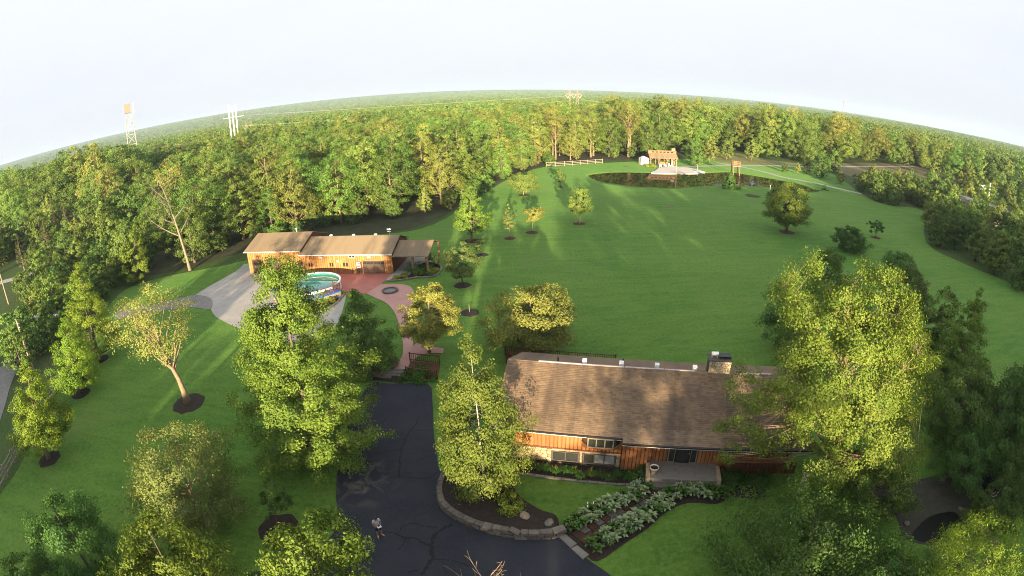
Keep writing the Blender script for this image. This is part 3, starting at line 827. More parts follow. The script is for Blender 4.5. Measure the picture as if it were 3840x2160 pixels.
# bay window
bay = MB()
c0, c1, bo = 5.18, 6.90, -.30
bay.v = [(4.72, .34, 2.0), (c0, bo, 2.12), (c1, bo, 2.12), (7.36, .34, 2.0), (4.72, .34, 1.75), (c0 + .2, .2, 1.75), (c1 - .2, .2, 1.75), (7.36, .34, 1.75),
         (4.72, .34, 2.2), (c0, bo, 2.2), (c1, bo, 2.2), (7.36, .34, 2.2), (4.72, .34, 2.98), (c0, bo, 2.98), (c1, bo, 2.98), (7.36, .34, 2.98)]
bay.f = [(4, 5, 1, 0), (5, 6, 2, 1), (6, 7, 3, 2), (0, 1, 9, 8), (1, 2, 10, 9), (2, 3, 11, 10), (12, 13, 14, 15), (8, 9, 10, 11)]; bay.m = [0] * 8
bayo = bay.build('bay_window', M['cedar'], house)
fr = MB()
for u in (c0 + .03, c0 + .58, c1 - .58, c1 - .03): fr.box(u - .035, u + .035, bo - .03, bo + .05, 2.2, 2.98)
fr.box(c0, c1, bo - .04, bo + .04, 2.2, 2.27).box(c0, c1, bo - .04, bo + .04, 2.92, 3.0)
for s, (ua, ub) in enumerate(((4.72, c0), (7.36, c1))):
    for z in (2.24, 2.95): fr.bar((ua, .33, z), (ub, bo, z), .06)
    fr.bar((ua, .33, 2.2), (ua, .33, 2.98), .06)
fr.build('frame', M['tanframe'], bayo)
for i in range(3):
    a = c0 + .06 + i * (c1 - c0 - .06) / 3
    MB().box(a, a + .5, bo + .0, bo + .02, 2.27, 2.92).build('pane', M['glass'], bayo)
MB().quad((4.74, .33, 2.27), (c0 - .01, bo + .02, 2.27), (c0 - .01, bo + .02, 2.92), (4.74, .33, 2.92)).build('pane', M['glass'], bayo)
MB().quad((c1 + .01, bo + .02, 2.27), (7.34, .33, 2.27), (7.34, .33, 2.92), (c1 + .01, bo + .02, 2.92)).build('pane', M['glass'], bayo)
# entry
door = MB().box(11.15, 12.22, .44, .52, .78, 2.72).build('door', M['black'], house)
MB().box(11.3, 12.07, .40, .45, .95, 2.6).build('screen', M['glass'], door)
MB().box(12.08, 12.13, .36, .44, 1.6, 1.72).build('handle', M['steel'], door)
for a, b in ((10.74, 11.11), (12.26, 12.62)):
    s = window(house, a, b, .84, 2.68, .50, 1, M['tanframe'], M['glass'], name='sidelight')
MB().box(10.6, 12.75, .30, .5, 2.74, 2.84).build('door_head', M['darkframe'], house)
MB().box(14.98, 16.2, 1.90, 1.97, 1.75, 2.55).build('window', M['darkframe'], house)
# stoop
st = MB().box(9.5, 14.0, -1.25, .52, 0, .70).build('stoop', M['flag'], house)
MB().box(9.4, 14.1, -1.32, .5, .70, .78).build('slab', M['flag'], st)
MB().box(9.7, 13.8, -1.75, -1.26, 0, .38).build('step', M['wallstone'], st)
for u in (9.22, 14.02): MB().box(u, u + .28, -1.4, .1, 0, .92).build('wing_wall', M['fieldstone'], st)
# porch deck with railing
dk = MB().box(14.6, 19.4, .35, 2.0, 1.05, 1.18).build('porch_deck', M['brownwood'], house)
MB().box(14.6, 19.4, .38, .46, 2.1, 2.2).build('rail', M['cedar'], dk)
MB().box(14.6, 19.4, .38, .46, 1.28, 1.36).build('rail', M['cedar'], dk)
_bal = MB().box(-.025, .025, -.025, .025, 0, .74).mesh('baluster', M['cedarlight'])
for i in range(36): link('baluster', _bal, dk, (14.7 + i * .13, .42, 1.36))
for u in (14.66, 16.8, 19.3): MB().box(u - .06, u + .06, .33, .45, 1.0, 2.9).build('post', M['cedar'], dk)
# roof: deck, courses of shingles, ridge, gutters
rf = MB()
slope(rf, UL, 7.46, -.15, EZ, RV, RZ); slope(rf, 7.46, UR, -.50, EZ - .35 * SL, RV, RZ)
slope(rf, UL, UR, 10.55, EZ - .04, RV, RZ)
roof = rf.build('roof', M['roof'], house)
tw, ex = .335, .152
ang = math.atan(SL); ca, sa = math.cos(ang), math.sin(ang)
def shingle_verts(w, wob=0.0):
    return [(.004, -.004, .002), (w - .004, -.004, .002), (w - .004, ex * ca, ex * sa + .004), (.004, ex * ca, ex * sa + .004), (.004, -.004, .016 + wob), (w - .004, -.004, .016 + wob)]
SHF = [(4, 5, 2, 3), (0, 1, 5, 4), (0, 4, 3), (1, 2, 5)]
shm = []
for wob in (0, .004, .008):
    m = MB(); m.v = shingle_verts(tw, wob); m.f = SHF; m.m = [0] * 4; shm.append(m.mesh('shingle', M['roof']))
rest = MB(); count = 0
nrow = int((RV + .5) / ca / ex)
for k in range(nrow):
    v = -.52 + k * ex * ca; z = EZ + (v + .15) * SL
    off = (k % 2) * tw / 2 + (k % 3) * .03
    u = UL + .02 - off
    while u < UR - .02:
        a = max(u, UL + .01); b = min(u + tw, UR - .01)
        if (v > -.165 or a > 7.44) and b - a > .05:
            if count < 300 and b - a > tw * .98 and .5 < u < 15:
                link('shingle', shm[rng.randrange(3)], roof, (a, v, z)); count += 1
            else:
                n = len(rest.v); wob = rng.random() * .008
                rest.v += [(a + x * (b - a) / tw, v + y, z + zz) for x, y, zz in shingle_verts(tw, wob)]
                rest.f += [tuple(n + i for i in f) for f in SHF]; rest.m += [0] * 4
        u += tw
rest.build('shingle_courses', M['roof'], roof)['kind'] = 'stuff'
for a, b in ((1.0, 4.15), (4.2, 7.2), (7.25, 10.1), (10.15, 12.3), (16.0, 18.2)):
    MB().box(a, b, RV - .05, RV + .05, RZ + .01, RZ + .07).build('ridge_vent', M['ridge'], roof)
for u in (4.3, 7.0, 9.6, 12.4):
    MB().box(u - .16, u + .16, RV + .42, RV + .72, RZ - .2, RZ + .14).build('roof_vent', M['white'], roof)
for u in (2.3, 7.1): MB().tube([(u, RV + .9, RZ - .4), (u, RV + .9, RZ + .22)], .055, 10).build('vent_pipe', M['black'], roof)
def gut(u0, u1, v, z): MB().box(u0, u1, v - .12, v, z - .13, z - .02).box(u0, u1, v, v + .03, z - .2, z - .02).build('gutter', M['gutter'], roof)
gut(UL, 7.46, -.155, EZ); gut(7.46, UR, -.505, EZ - .35 * SL)
MB().box(UL, 7.46, -.13, .34, EZ - .24, EZ - .21).build('soffit', M['cedarlight'], roof)
MB().box(7.46, UR, -.48, .12, EZ - .40, EZ - .37).build('soffit', M['soffit'], roof)
MB().box(UL, 7.46, -.15, -.125, EZ - .26, EZ - .21).build('fascia', M['white'], roof)
MB().box(7.46, UR, -.50, -.475, EZ - .42, EZ - .36).build('fascia', M['offwhite'], roof)
# chimney
ch = MB().box(13.30, 14.88, RV - .05, RV + .85, 4.6, 6.30).build('chimney', M['mortar'], house)
stones(ch, 13.30, 14.88, 5.32, 6.28, RV - .05, .27, M['chimneystone'], 9, gap=.02, proud=.05)
stones(ch, RV - .03, RV + .84, 5.2, 6.28, 14.88, .27, M['chimneystone'], 10, gap=.02, proud=.05, axis='side')
MB().box(13.22, 14.96, RV - .14, RV + .93, 6.30, 6.38).build('cap', M['wallstone'], ch)
MB().tube([(13.45, RV + .35, 6.68), (13.95, RV + .35, 6.70)], .14, 12).build('flue_cover', M['white'], ch)
for u in (13.5, 13.9): MB().tube([(u, RV + .35, 6.38), (u, RV + .35, 6.6)], .06, 8).build('flue', M['steel'], ch)
MB().box(14.1, 14.45, RV + .2, RV + .55, 6.38, 6.52).build('flue', M['black'], ch)
MB().box(14.52, 14.85, RV + .2, RV + .55, 6.38, 6.52).build('flue', M['black'], ch)
MB().box(13.95, 14.9, RV + .1, RV + .7, 6.56, 6.59).build('flue_lid', M['black'], ch)
# pot on the stoop
pot = thing('planter_pot', 'pale round plant pot standing at the end of the stone stoop', 'pot', (*hp(9.75, -.75), .79), 0)
def lathe(prof, n=16):
    m = MB()
    for r_, z in prof:
        for k in range(n): m.v.append((r_ * math.cos(2 * math.pi * k / n), r_ * math.sin(2 * math.pi * k / n), z))
    for i in range(len(prof) - 1):
        for k in range(n):
            a, b = i * n + k, i * n + (k + 1) % n; m.f.append((a, b, b + n, a + n)); m.m.append(0)
    return m
lathe([(.02, 0), (.2, 0), (.28, .42), (.32, .42), (.32, .5), (.27, .5), (.26, .40), (.0, .40)]).build('pot_body', M['terracotta'], pot, True)
lathe([(.0, .42), (.26, .41)]).build('soil', M['mulch'], pot)

# ------------------------------------------------------------------ the barn workshop
BA = math.radians(-6.35)
_bx, _by = P(1139.5, 1025.6, 0, 3840)
barn = thing('wooden_barn', 'long honey coloured wooden barn with brown roof, garage door and carport', 'barn', (_bx, _by, 0), BA)
def bp(u, v): q = rot2((u, v), BA); return (barn.location[0] + q[0], barn.location[1] + q[1])
for n in [x for x in M['barnroof'].node_tree.nodes if x.type == 'TEX_COORD']: n.object = barn
bw = MB().box(0.02, 14.5, .03, 8.0, 0, 3.05).box(-10.0, 0.0, .03, 9.2, 0, 3.7)
for u, zt, ze, vr, vb in ((14.49, 4.6, 3.0, 4.0, 8.0), (-9.99, 5.25, 3.65, 4.55, 9.2), (-.02, 5.25, 3.65, 4.55, 9.2)): bw.quad((u, .03, ze), (u, vb, ze), (u, vr, zt - .08))
bw.build('wall', M['darkwood'], barn)
holes = [(1.05, 1.82, 1.05, 1.78), (4.6, 5.35, 1.05, 1.78), (6.8, 7.75, 1.05, 1.78), (8.85, 9.8, 0, 1.85), (10.0, 13.4, 0, 1.98)]
planks(barn, 0, 14.6, .06, 3.0, .03, M['cedarlight'], .36, holes)
planks(barn, -10, 0, .06, 3.62, .03, M['cedarlight'], .36, [(-9.2, -7.2, 0, 2.3), (-6.3, -3.9, 0, 2.4), (-.85, -.1, 0, 1.9)])
for a, b in ((1.1, 1.78), (4.65, 5.3), (6.85, 7.7)): window(barn, a, b, 1.1, 1.72, .01, 2, M['cedarlight'], M['glass'], fw=.09)
window(barn, 8.0, 8.9, 2.45, 2.85, 0, 2, M['offwhite'], M['glass'], fw=.05)
for u in (3.5, 11.2): MB().box(u - .3, u + .3, -.35, .03, 2.45, 2.75).build('vent_box', M['steel'], barn)
d = MB().box(8.95, 9.7, -.02, .03, .02, 1.8).build('door', M['garage'], barn)
dw = MB().box(9.05, 9.6, -.05, -.015, .95, 1.72).build('door_window', M['white'], d)
for i in range(3):
    for j in range(3): MB().box(9.09 + i * .17, 9.23 + i * .17, -.065, -.045, 1.0 + j * .235, 1.2 + j * .235).build('pane', M['glass'], d)
gd = MB().box(10.05, 13.35, .0, .03, .02, 1.92).build('garage_door', M['garage'], barn)
for j in range(4):
    for i in range(6):
        MB().box(10.12 + i * .54, 10.58 + i * .54, -.03, .0, .08 + j * .46, .46 + j * .46).build('panel', M['glass'] if j == 3 else M['garage'], gd)
MB().box(9.9, 10.04, -.05, .02, 0, 2.05).box(13.36, 13.5, -.05, .02, 0, 2.05).box(9.9, 13.5, -.05, .02, 1.93, 2.05).build('door_trim', M['brownwood'], barn)
d2 = MB().box(-.8, -.15, -.02, .03, .02, 1.85).build('door', M['garage'], barn)
MB().box(-.68, -.27, -.04, -.015, .95, 1.7).build('door_window', M['glass'], d2)
for a, b in ((-9.2, -7.2), (-6.3, -3.9)): MB().box(a, b, -.01, .03, .02, 2.3).build('garage_door', M['garage'], barn)
MB().box(5.95, 6.25, -.12, .03, 1.8, 2.05).build('wall_lamp', M['offwhite'], barn)
br = MB()
slope(br, -.2, 14.75, -.45, 3.06, 4.0, 4.62); slope(br, -.2, 14.75, 8.45, 3.06, 4.0, 4.62)
slope(br, -10.3, .12, -.45, 3.68, 4.55, 5.30); slope(br, -10.3, .12, 9.6, 3.68, 4.55, 5.30)
broof = br.build('roof', M['barnroof'], barn)
MB().box(-.2, 14.75, -.55, -.45, 2.94, 3.04).build('gutter', M['offwhite'], broof)
MB().box(-10.3, .12, -.55, -.45, 3.56, 3.66).build('gutter', M['offwhite'], broof)
lr = MB(); slope(lr, 14.76, 20.0, -.35, 2.72, 3.45, 3.98, .14); slope(lr, 14.76, 20.0, 7.2, 2.72, 3.45, 3.98, .14)
lro = lr.build('carport_roof', M['barnroof'], barn)
for u in (17.6, 19.7):
    for v in (.05, 6.8): MB().box(u - .13, u + .13, v - .13, v + .13, 0, 2.72).build('post', M['brownwood'], barn)
for a, b in (((19.7, .05, 1.9), (19.7, 1.2, 2.9)), ((19.7, .05, 2.62), (19.7, 3.45, 3.8))): MB().bar(a, b, .14).build('brace', M['brownwood'], barn)
MB().tube([(-3.0, 4.9, 5.0), (-3.0, 4.9, 5.75)], .09, 10).box(-3.14, -2.86, 4.76, 5.04, 5.75, 5.83).build('flue_pipe', M['white'], broof)
for u in (3.4, 7.2, 10.8): MB().box(u - .2, u + .2, 4.15, 4.45, 4.5, 4.75).build('roof_vent', M['white'], broof)
wv = thing('weather_vane', 'small pale weather vane rising above the barn ridge', 'weather vane', (*bp(13.1, 4.0), 4.6), 0, None, .62)
MB().tube([(0, 0, 0), (0, 0, 1.5)], .04, 6).build('rod', M['steel'], wv)
MB().bar((-.45, 0, .9), (.45, 0, .9), .06).bar((0, -.45, .9), (0, .45, .9), .06).build('compass_arms', M['offwhite'], wv)
MB().quad((-.5, 0, 1.3), (-.1, 0, 1.25), (.3, 0, 1.28), (.5, 0, 1.45), (.2, 0, 1.62), (-.2, 0, 1.5), (-.5, 0, 1.6)).build('arrow', M['offwhite'], wv)

# ------------------------------------------------------------------ pool and its deck
PX, PY, PR = -27.0, 62.4, 4.1
pool = thing('swimming_pool', 'round above-ground swimming pool with white wall in front of the barn', 'pool', (PX, PY, 0))
n = 40
w = MB()
for k in range(n):
    a, b = 2 * math.pi * k / n, 2 * math.pi * (k + 1) / n
    for rr, rev in ((PR, 0), (PR - .05, 1)):
        q = [(rr * math.cos(a), rr * math.sin(a), 0), (rr * math.cos(b), rr * math.sin(b), 0), (rr * math.cos(b), rr * math.sin(b), 1.25), (rr * math.cos(a), rr * math.sin(a), 1.25)]
        w.quad(*(q[::-1] if rev else q))
w.build('pool_wall', M['white'], pool)
rm = MB()
for k in range(n):
    a, b = 2 * math.pi * k / n, 2 * math.pi * (k + 1) / n
    for (r0, z0), (r1, z1) in (((PR + .06, 1.24), (PR + .06, 1.31)), ((PR + .06, 1.31), (PR - .16, 1.31)), ((PR - .16, 1.31), (PR - .16, 1.22))):
        rm.quad((r0 * math.cos(a), r0 * math.sin(a), z0), (r0 * math.cos(b), r0 * math.sin(b), z0), (r1 * math.cos(b), r1 * math.sin(b), z1), (r1 * math.cos(a), r1 * math.sin(a), z1))
rm.build('rim', M['white'], pool)
lathe([(0, .95), (PR - .06, .95)], 40).build('water', M['poolwater'], pool)
lathe([(PR - .07, .9), (PR - .07, 1.22)], 40).build('liner', M['poolwater'], pool)
def posts_rail(parent, pts, z0, h, post_w=.1, bal=.14, mat=None, cap=True):
    mat = mat or M['darkwood']; bm = MB().box(-.02, .02, -.02, .02, 0, h - .22).mesh('baluster', mat)
    for i in range(len(pts) - 1):
        a, b = Vector((*pts[i], z0)), Vector((*pts[i + 1], z0)); L_ = (b - a).length
        MB().bar(a + Vector((0, 0, h)), b + Vector((0, 0, h)), .12, .05).build('rail', mat, parent)
        MB().bar(a + Vector((0, 0, .12)), b + Vector((0, 0, .12)), .06, .06).build('rail', mat, parent)
        if bal:
            nb = int(L_ / bal)
            for k in range(1, nb): link('baluster', bm, parent, tuple(a + (b - a) * (k / nb) + Vector((0, 0, .14))))
    for p in pts: MB().box(p[0] - post_w / 2, p[0] + post_w / 2, p[1] - post_w / 2, p[1] + post_w / 2, z0 - .05, z0 + h + .12).build('post', mat, parent)
pdk = thing('pool_deck', 'blue decked platform with dark wooden rails curving along the swimming pool front', 'deck', (PX, PY, 0))
arc = [(math.cos(math.radians(a)), math.sin(math.radians(a))) for a in range(190, 336, 6)]
dm = MB().prism([(x * (PR + .10), y * (PR + .10)) for x, y in arc] + [(x * (PR + 1.5), y * (PR + 1.3)) for x, y in arc[::-1]], .85, 1.02, bottom=True)
dm.build('platform', M['blue'], pdk)
MB().prism([(x * (PR + .25), y * (PR + .25)) for x, y in arc] + [(x * (PR + 1.44), y * (PR + 1.24)) for x, y in arc[::-1]], 0.0, .845).build('skirt', M['greywood'], pdk)
e1 = [(x * (PR + 1.4), y * (PR + 1.2)) for x, y in arc]
posts_rail(pdk, [e1[-6], e1[-3], e1[-1], (arc[-1][0] * (PR + .2), arc[-1][1] * (PR + .2))], 1.02, .85)
cov = thing('pool_cover', 'crumpled blue pool cover heaped on the patio between pool and barn', 'cover', (*S('c6', 700, 600), .05))
m = MB(); r_ = random.Random(3)
for i in range(9):
    a = 2 * math.pi * i / 8
for ring, (rr, zz) in enumerate(((1.0, 0), (.8, .45), (.4, .8), (0.02, .95))):
    for k in range(14):
        a = 2 * math.pi * k / 14; q = rr * (1 + .25 * math.sin(3 * a) + r_.uniform(-.12, .12)); m.v.append((q * math.cos(a), q * math.sin(a) * .7, zz * (1 + r_.uniform(-.15, .15))))
for i in range(3):
    for k in range(14): m.f.append((i * 14 + k, i * 14 + (k + 1) % 14, (i + 1) * 14 + (k + 1) % 14, (i + 1) * 14 + k)); m.m.append(0)
m.build('cover_fabric', M['blue'], cov, True)
# fire pit
fx, fy = S('c6', 1600, 708)
fp = thing('fire_pit', 'round stone fire pit set into the pink walkway', 'fire pit', (fx, fy, 0))
blk = MB().box(-.16, .16, -.1, .1, 0, .22).mesh('stone', M['wallstone'])
for k in range(18):
    a = 2 * math.pi * k / 18; o = link('stone', blk, fp, (.98 * math.cos(a), .98 * math.sin(a), .055), a + math.pi / 2)
lathe([(0, .10), (.9, .10)], 24).build('ash', M['greygravel'], fp)

# ------------------------------------------------------------------ beds, kerbs and walls
def kerb_stones(name, label, cat, line, w, h, step, z0=0.02, mat=None, courses=1, group=None, flat=False):
    root = thing(name, label, cat, (*line[0], 0), 0, group)
    ox, oy = line[0]
    for c in range(courses):
        acc, i = (c * step * .37), 0
        pts = line; seg = 0; pos = Vector(pts[0]); rem = 0
        # walk along the line placing one stone after another
        cum = [0]
        for a, b in zip(pts, pts[1:]): cum.append(cum[-1] + math.dist(a, b))
        s = -acc
        while s < cum[-1]:
            l = step * rng.uniform(.7, 1.35); mid = min(max(s + l / 2, 0), cum[-1] - 1e-6)
            k = max(j for j in range(len(cum) - 1) if cum[j] <= mid); t = (mid - cum[k]) / (cum[k + 1] - cum[k])
            a, b = Vector(pts[k]), Vector(pts[k + 1]); p = a + (b - a) * t; an = math.atan2(b.y - a.y, b.x - a.x)
            hw = w * rng.uniform(.85, 1.1) / 2; hl = l / 2 - .012; hh = h * rng.uniform(.85, 1.0); j = lambda: rng.uniform(-.03, .03)
            mb = MB(); bx = .025
            mb.v = [(-hl, -hw, 0), (hl, -hw, 0), (hl, hw, 0), (-hl, hw, 0), (-hl + j() * .3, -hw + j(), hh - bx), (hl + j() * .3, -hw + j(), hh - bx), (hl, hw, hh - bx), (-hl, hw, hh - bx),
                    (-hl + bx, -hw + bx + j() * .5, hh), (hl - bx, -hw + bx + j() * .5, hh), (hl - bx, hw - bx, hh), (-hl + bx, hw - bx, hh)]
            mb.f = [(0, 1, 5, 4), (1, 2, 6, 5), (2, 3, 7, 6), (3, 0, 4, 7), (4, 5, 9, 8), (5, 6, 10, 9), (6, 7, 11, 10), (7, 4, 8, 11), (8, 9, 10, 11)]; mb.m = [0] * 9
            mb.build('stone', mat or M['wallstone'], root, loc=(p.x - ox, p.y - oy, z0 + c * h), rz=an)
            s += l
    return root
WALL = smooth(SS('b2', (1705, 575), (1672, 680), (1685, 800), (1760, 890), (1900, 975), (2080, 1040), (2318, 1085)) + SS('b3', (100, 1100), (250, 1105), (400, 1095), (490, 1070)), 4, False)
kerb_stones('retaining_wall', 'low curved grey stone retaining wall edging the birch bed along the driveway', 'wall', WALL, .42, .19, .62, .04, courses=3)
def inset(line, d):
    out = []
    for i, p in enumerate(line):
        a, b = Vector(line[max(i - 1, 0)]), Vector(line[min(i + 1, len(line) - 1)]); t = (b - a).normalized()
        out.append((p[0] - t.y * d, p[1] + t.x * d))
    return out
inn = inset(WALL, .15)
bedin = smooth(SS('b3', (480, 1000), (440, 900), (300, 850), (130, 740), (60, 640), (10, 520)) + SS('b2', (2250, 500), (2100, 480), (1900, 500), (1760, 540)), 4, False)
bm_ = MB(); poly = inn + bedin
bm_.v = [(p[0], p[1], .50) for p in inn] + [(p[0], p[1], .06) for p in bedin]
cx_, cy_ = sum(p[0] for p in poly) / len(poly), sum(p[1] for p in poly) / len(poly)
bm_.v.append((cx_, cy_, .42))
for i in range(len(poly)): bm_.f.append((i, (i + 1) % len(poly), len(poly))); bm_.m.append(0)
structure(bm_.build('birch_bed_ground', M['mulch']))
def boulder(label, loc, r, seed, mat=None, sq=.55, group=None):
    rr = random.Random(seed); m = MB(); nu, nv = 9, 6
    for j in range(nv + 1):
        ph = math.pi * j / nv
        for i in range(nu):
            th = 2 * math.pi * i / nu; q = r * (1 + rr.uniform(-.2, .2))
            m.v.append((q * math.sin(ph) * math.cos(th) * 1.25, q * math.sin(ph) * math.sin(th), q * math.cos(ph) * sq + r * sq * .6))
    for j in range(nv):
        for i in range(nu): m.f.append((j * nu + i, (j + 1) * nu + i, (j + 1) * nu + (i + 1) % nu, j * nu + (i + 1) % nu)); m.m.append(0)
    o = m.build('boulder', mat or M['fieldstone'], None, loc=loc, rz=rr.random() * 3)
    return tag(o, label, 'rock', group)
boulder('pale rounded boulder on dark mulch of the birch bed', (*S('b3', 165, 905, .45), .34), .33, 1)
boulder('squarish pale boulder tilted beside the retaining wall by hostas', (*S('b3', 380, 965, .45), .36), .30, 2, M['flag'])

# front bed, edging and lawns by the house
sheet('front_bed_ground', [hp(-.6, .3), hp(9.4, .3), hp(9.4, -1.3), hp(6, -1.35), hp(2, -1.25), hp(-.6, -1.2)], .04, M['mulch'])
kerb_stones('bed_edging', 'row of pale stones edging the daylily bed before the house', 'edging', smooth([hp(-.6, -1.25), hp(2, -1.3), hp(6, -1.4), hp(9.3, -1.35)], 5, False), .2, .12, .55, .03, M['flag'])
HBED = smooth(SS('b3', (480, 1040), (560, 930), (720, 830), (900, 740), (1100, 660), (1240, 600), (1330, 640), (1500, 600), (1700, 610), (1960, 620), (2318, 640), (2318, 760), (2050, 740), (1900, 800), (1650, 790), (1450, 870), (1280, 1020), (1080, 1150), (820, 1320), (690, 1230)), 3)
sheet('hosta_bed_ground', HBED, .035, M['mulch'])
# walkway of dark pavers between the hostas
walk = structure(MB().sheet(smooth(SS('b3', (580, 1085), (800, 960), (1000, 860), (1200, 760), (1330, 660), (1480, 660), (1420, 720), (1250, 820), (1100, 920), (950, 1020), (720, 1180)), 3), .045).build('front_path', M['mulch']))
a0, a1 = Vector(S('b3', 640, 1120)), Vector(S('b3', 1400, 665)); dv = (a1 - a0); nn = Vector((-dv.y, dv.x)).normalized()
for i in range(13):
    for s in (-1, 1):
        p = a0 + dv * ((i + .5) / 13) + nn * s * .30
        hl, hw = dv.length / 26 - .03, .28; j = lambda: rng.uniform(-.04, .04)
        mb = MB(); base = [(-hl + j(), -hw + j()), (hl + j(), -hw + j()), (hl + j(), hw + j()), (-hl + j(), hw + j())]
        mb.prism(base, 0, .04 + rng.random() * .02); mb.build('paver', M['redmulch'] if rng.random() < .5 else M['wallstone'], walk, loc=(p.x, p.y, .045), rz=math.atan2(dv.y, dv.x))
for p, q in ((S('b3', 500, 1090), S('b3', 610, 1190)), (S('b3', 610, 1195), S('b3', 720, 1290))):
    a, b = Vector(p), Vector(q); c = (a + b) / 2; l = (b - a).length / 2
    MB().prism([(-l, -.22), (l, -.26), (l - .05, .24), (-l + .04, .2)], 0, .10).build('paver', M['flag'], walk, loc=(c.x, c.y, .05), rz=math.atan2(b.y - a.y, b.x - a.x))
# flagstone apron at the top of the driveway
fl = structure(MB().sheet(SS('d7', (560, 945), (1335, 1020), (1450, 850), (1450, 690), (1120, 675), (815, 735), (770, 800)), .06).build('flagstone_path', M['mulch']))
rows = [[(575, 945), (1335, 1012), (1380, 945), (790, 905), (690, 890)], [(700, 880), (790, 900), (1385, 940), (1415, 880), (1050, 855), (790, 845)], [(785, 838), (1050, 850), (1418, 872), (1448, 808), (780, 798)], [(785, 790), (1446, 800), (1446, 745), (830, 742)], [(840, 736), (1446, 740), (1446, 698), (1120, 684), (900, 715)]]
rr = random.Random(5)
for row in rows:
    pts = SS('d7', *row); x0 = min(p[0] for p in pts); x1 = max(p[0] for p in pts); cuts = [x0 - 1, x0 + (x1 - x0) * rr.uniform(.3, .42), x0 + (x1 - x0) * rr.uniform(.6, .75), x1 + 1]
    for a, b in zip(cuts, cuts[1:]):
        c = clip_poly(clip_poly(pts, (a + .02, 0), (-1, 0)), (b - .02, 0), (1, rr.uniform(-.15, .15)))
        if len(c) < 3: continue
        mx, my = sum(p[0] for p in c) / len(c), sum(p[1] for p in c) / len(c)
        c = [((p[0] - mx) * .965, (p[1] - my) * .95) for p in c]
        MB().prism(c, 0, .05 + rr.random() * .03).build('flagstone', M['flag'], fl, loc=(mx, my, .062))

# timber deck and bench rail beside the walk, deck behind the house
def deck(name, label, corners, z, rails, boards=True):
    root = thing(name, label, 'deck', (*corners[0], 0)); o = Vector(corners[0]); loc = [(p[0] - o.x, p[1] - o.y) for p in corners]
    a, b, c, d_ = [Vector(p) for p in loc]; nb = max(2, int((b - a).length / .16))
    for i in range(nb):
        p, q = a + (b - a) * (i / nb), a + (b - a) * ((i + .92) / nb); p2, q2 = d_ + (c - d_) * (i / nb), d_ + (c - d_) * ((i + .92) / nb)
        MB().prism([tuple(p), tuple(q), tuple(q2), tuple(p2)], z - .04, z).build('plank', M['darkwood'], root)
    MB().prism([tuple(x) for x in (a, b, c, d_)], 0, z - .05).build('skirt', M['darkwood'], root)
    for rl in rails: posts_rail(root, [(p[0] - o.x, p[1] - o.y) for p in rl], z, .8, bal=.2)
    return root
da, db = S('d7', 1450, 850), S('d7', 1540, 500)
ex_ = Vector((math.cos(HA), math.sin(HA))) * 3.0
dA, dB = (da[0] + ex_.x, da[1] + ex_.y), (db[0] + ex_.x, db[1] + ex_.y)
deck('side_deck', 'dark red timber deck with railings between the flagstones and the birch', [da, dA, dB, db], .16, [[da, dA], [db, dB]])
k0, k1, k2, k3 = hp(-1.6, 10.9), hp(6.5, 10.9), hp(6.5, 13.6), hp(-3.6, 13.6)
deck('rear_deck', 'dark timber deck with railing showing behind the left end of house roof', [k0, k1, k2, k3], .9, [[k3, k2], [k3, k0]])

# mulch rings under the lawn trees are built with the trees
def mulch_ring(loc, r, mat):
    m = MB(); nn_ = 22
    pts = [(r * rng.uniform(.9, 1.1) * math.cos(2 * math.pi * k / nn_), r * rng.uniform(.9, 1.1) * math.sin(2 * math.pi * k / nn_)) for k in range(nn_)]
    m.v = [(x, y, .022) for x, y in pts] + [(x * .8, y * .8, .09) for x, y in pts] + [(0, 0, .11)]
    for k in range(nn_):
        j = (k + 1) % nn_; m.f += [(k, j, nn_ + j, nn_ + k), (nn_ + k, nn_ + j, 2 * nn_)]
    m.m = [0] * len(m.f)
    return structure(m.build('mulch_ring_ground', mat, None, loc=(loc[0], loc[1], 0)))

# ------------------------------------------------------------------ beds by the barn
sheet('pool_bed_ground', smooth(SS('d4', (560, 440), (900, 425), (940, 430), (925, 470), (860, 540), (680, 660), (500, 720), (300, 640), (330, 480)), 3), .07, M['mulch'])
kerb_stones('pool_bed_edging', 'curved pale stone edging round the planted bed below the pool', 'edging', smooth(SS('d4', (925, 415), (940, 440), (900, 490), (860, 540), (760, 610), (660, 668), (540, 720)), 4, False), .28, .22, .6, .06, M['flag'])
sheet('barn_bed_ground', smooth(SS('c6', (1570, 617), (1700, 607), (1850, 585), (1990, 577), (2050, 530), (2060, 490), (2000, 445), (1850, 470), (1780, 560), (1650, 592)), 3), .07, M['mulch'])
kerb_stones('barn_bed_edging', 'curved pale stone edging round the shrub bed by the carport', 'edging', smooth(SS('c6', (1570, 620), (1700, 610), (1850, 588), (1990, 580), (2052, 532), (2062, 490), (2005, 440)), 4, False), .25, .2, .55, .06, M['flag'])

# ------------------------------------------------------------------ pavilion by the pond
pvx, pvy = S('c3', 1370, 780)
pav = thing('pond_pavilion', 'open timber pavilion with clerestory roof and stone fireplace by the pond', 'pavilion', (pvx, pvy, 0), math.radians(-4))
PW = 9.6
for u in (-4.5, -1.6, 1.5, 4.5):
    for v in (0, 5.6):
        MB().box(u - .14, u + .14, v - .14, v + .14, 0, 2.75).build('post', M['brownwood'], pav)
    MB().bar((u, 0, 1.9), (u - .8, 0, 2.7), .12).bar((u, 0, 1.9), (u + .8, 0, 2.7), .12).build('brace', M['brownwood'], pav)
MB().box(-4.8, 4.8, -.12, .12, 2.72, 2.95).box(-4.8, 4.8, 5.5, 5.72, 2.72, 2.95).build('beam', M['brownwood'], pav)
r1 = MB(); slope(r1, -5.0, 5.0, -.9, 2.85, 2.2, 4.15, .12); r1.build('roof', M['barnroof'], pav)
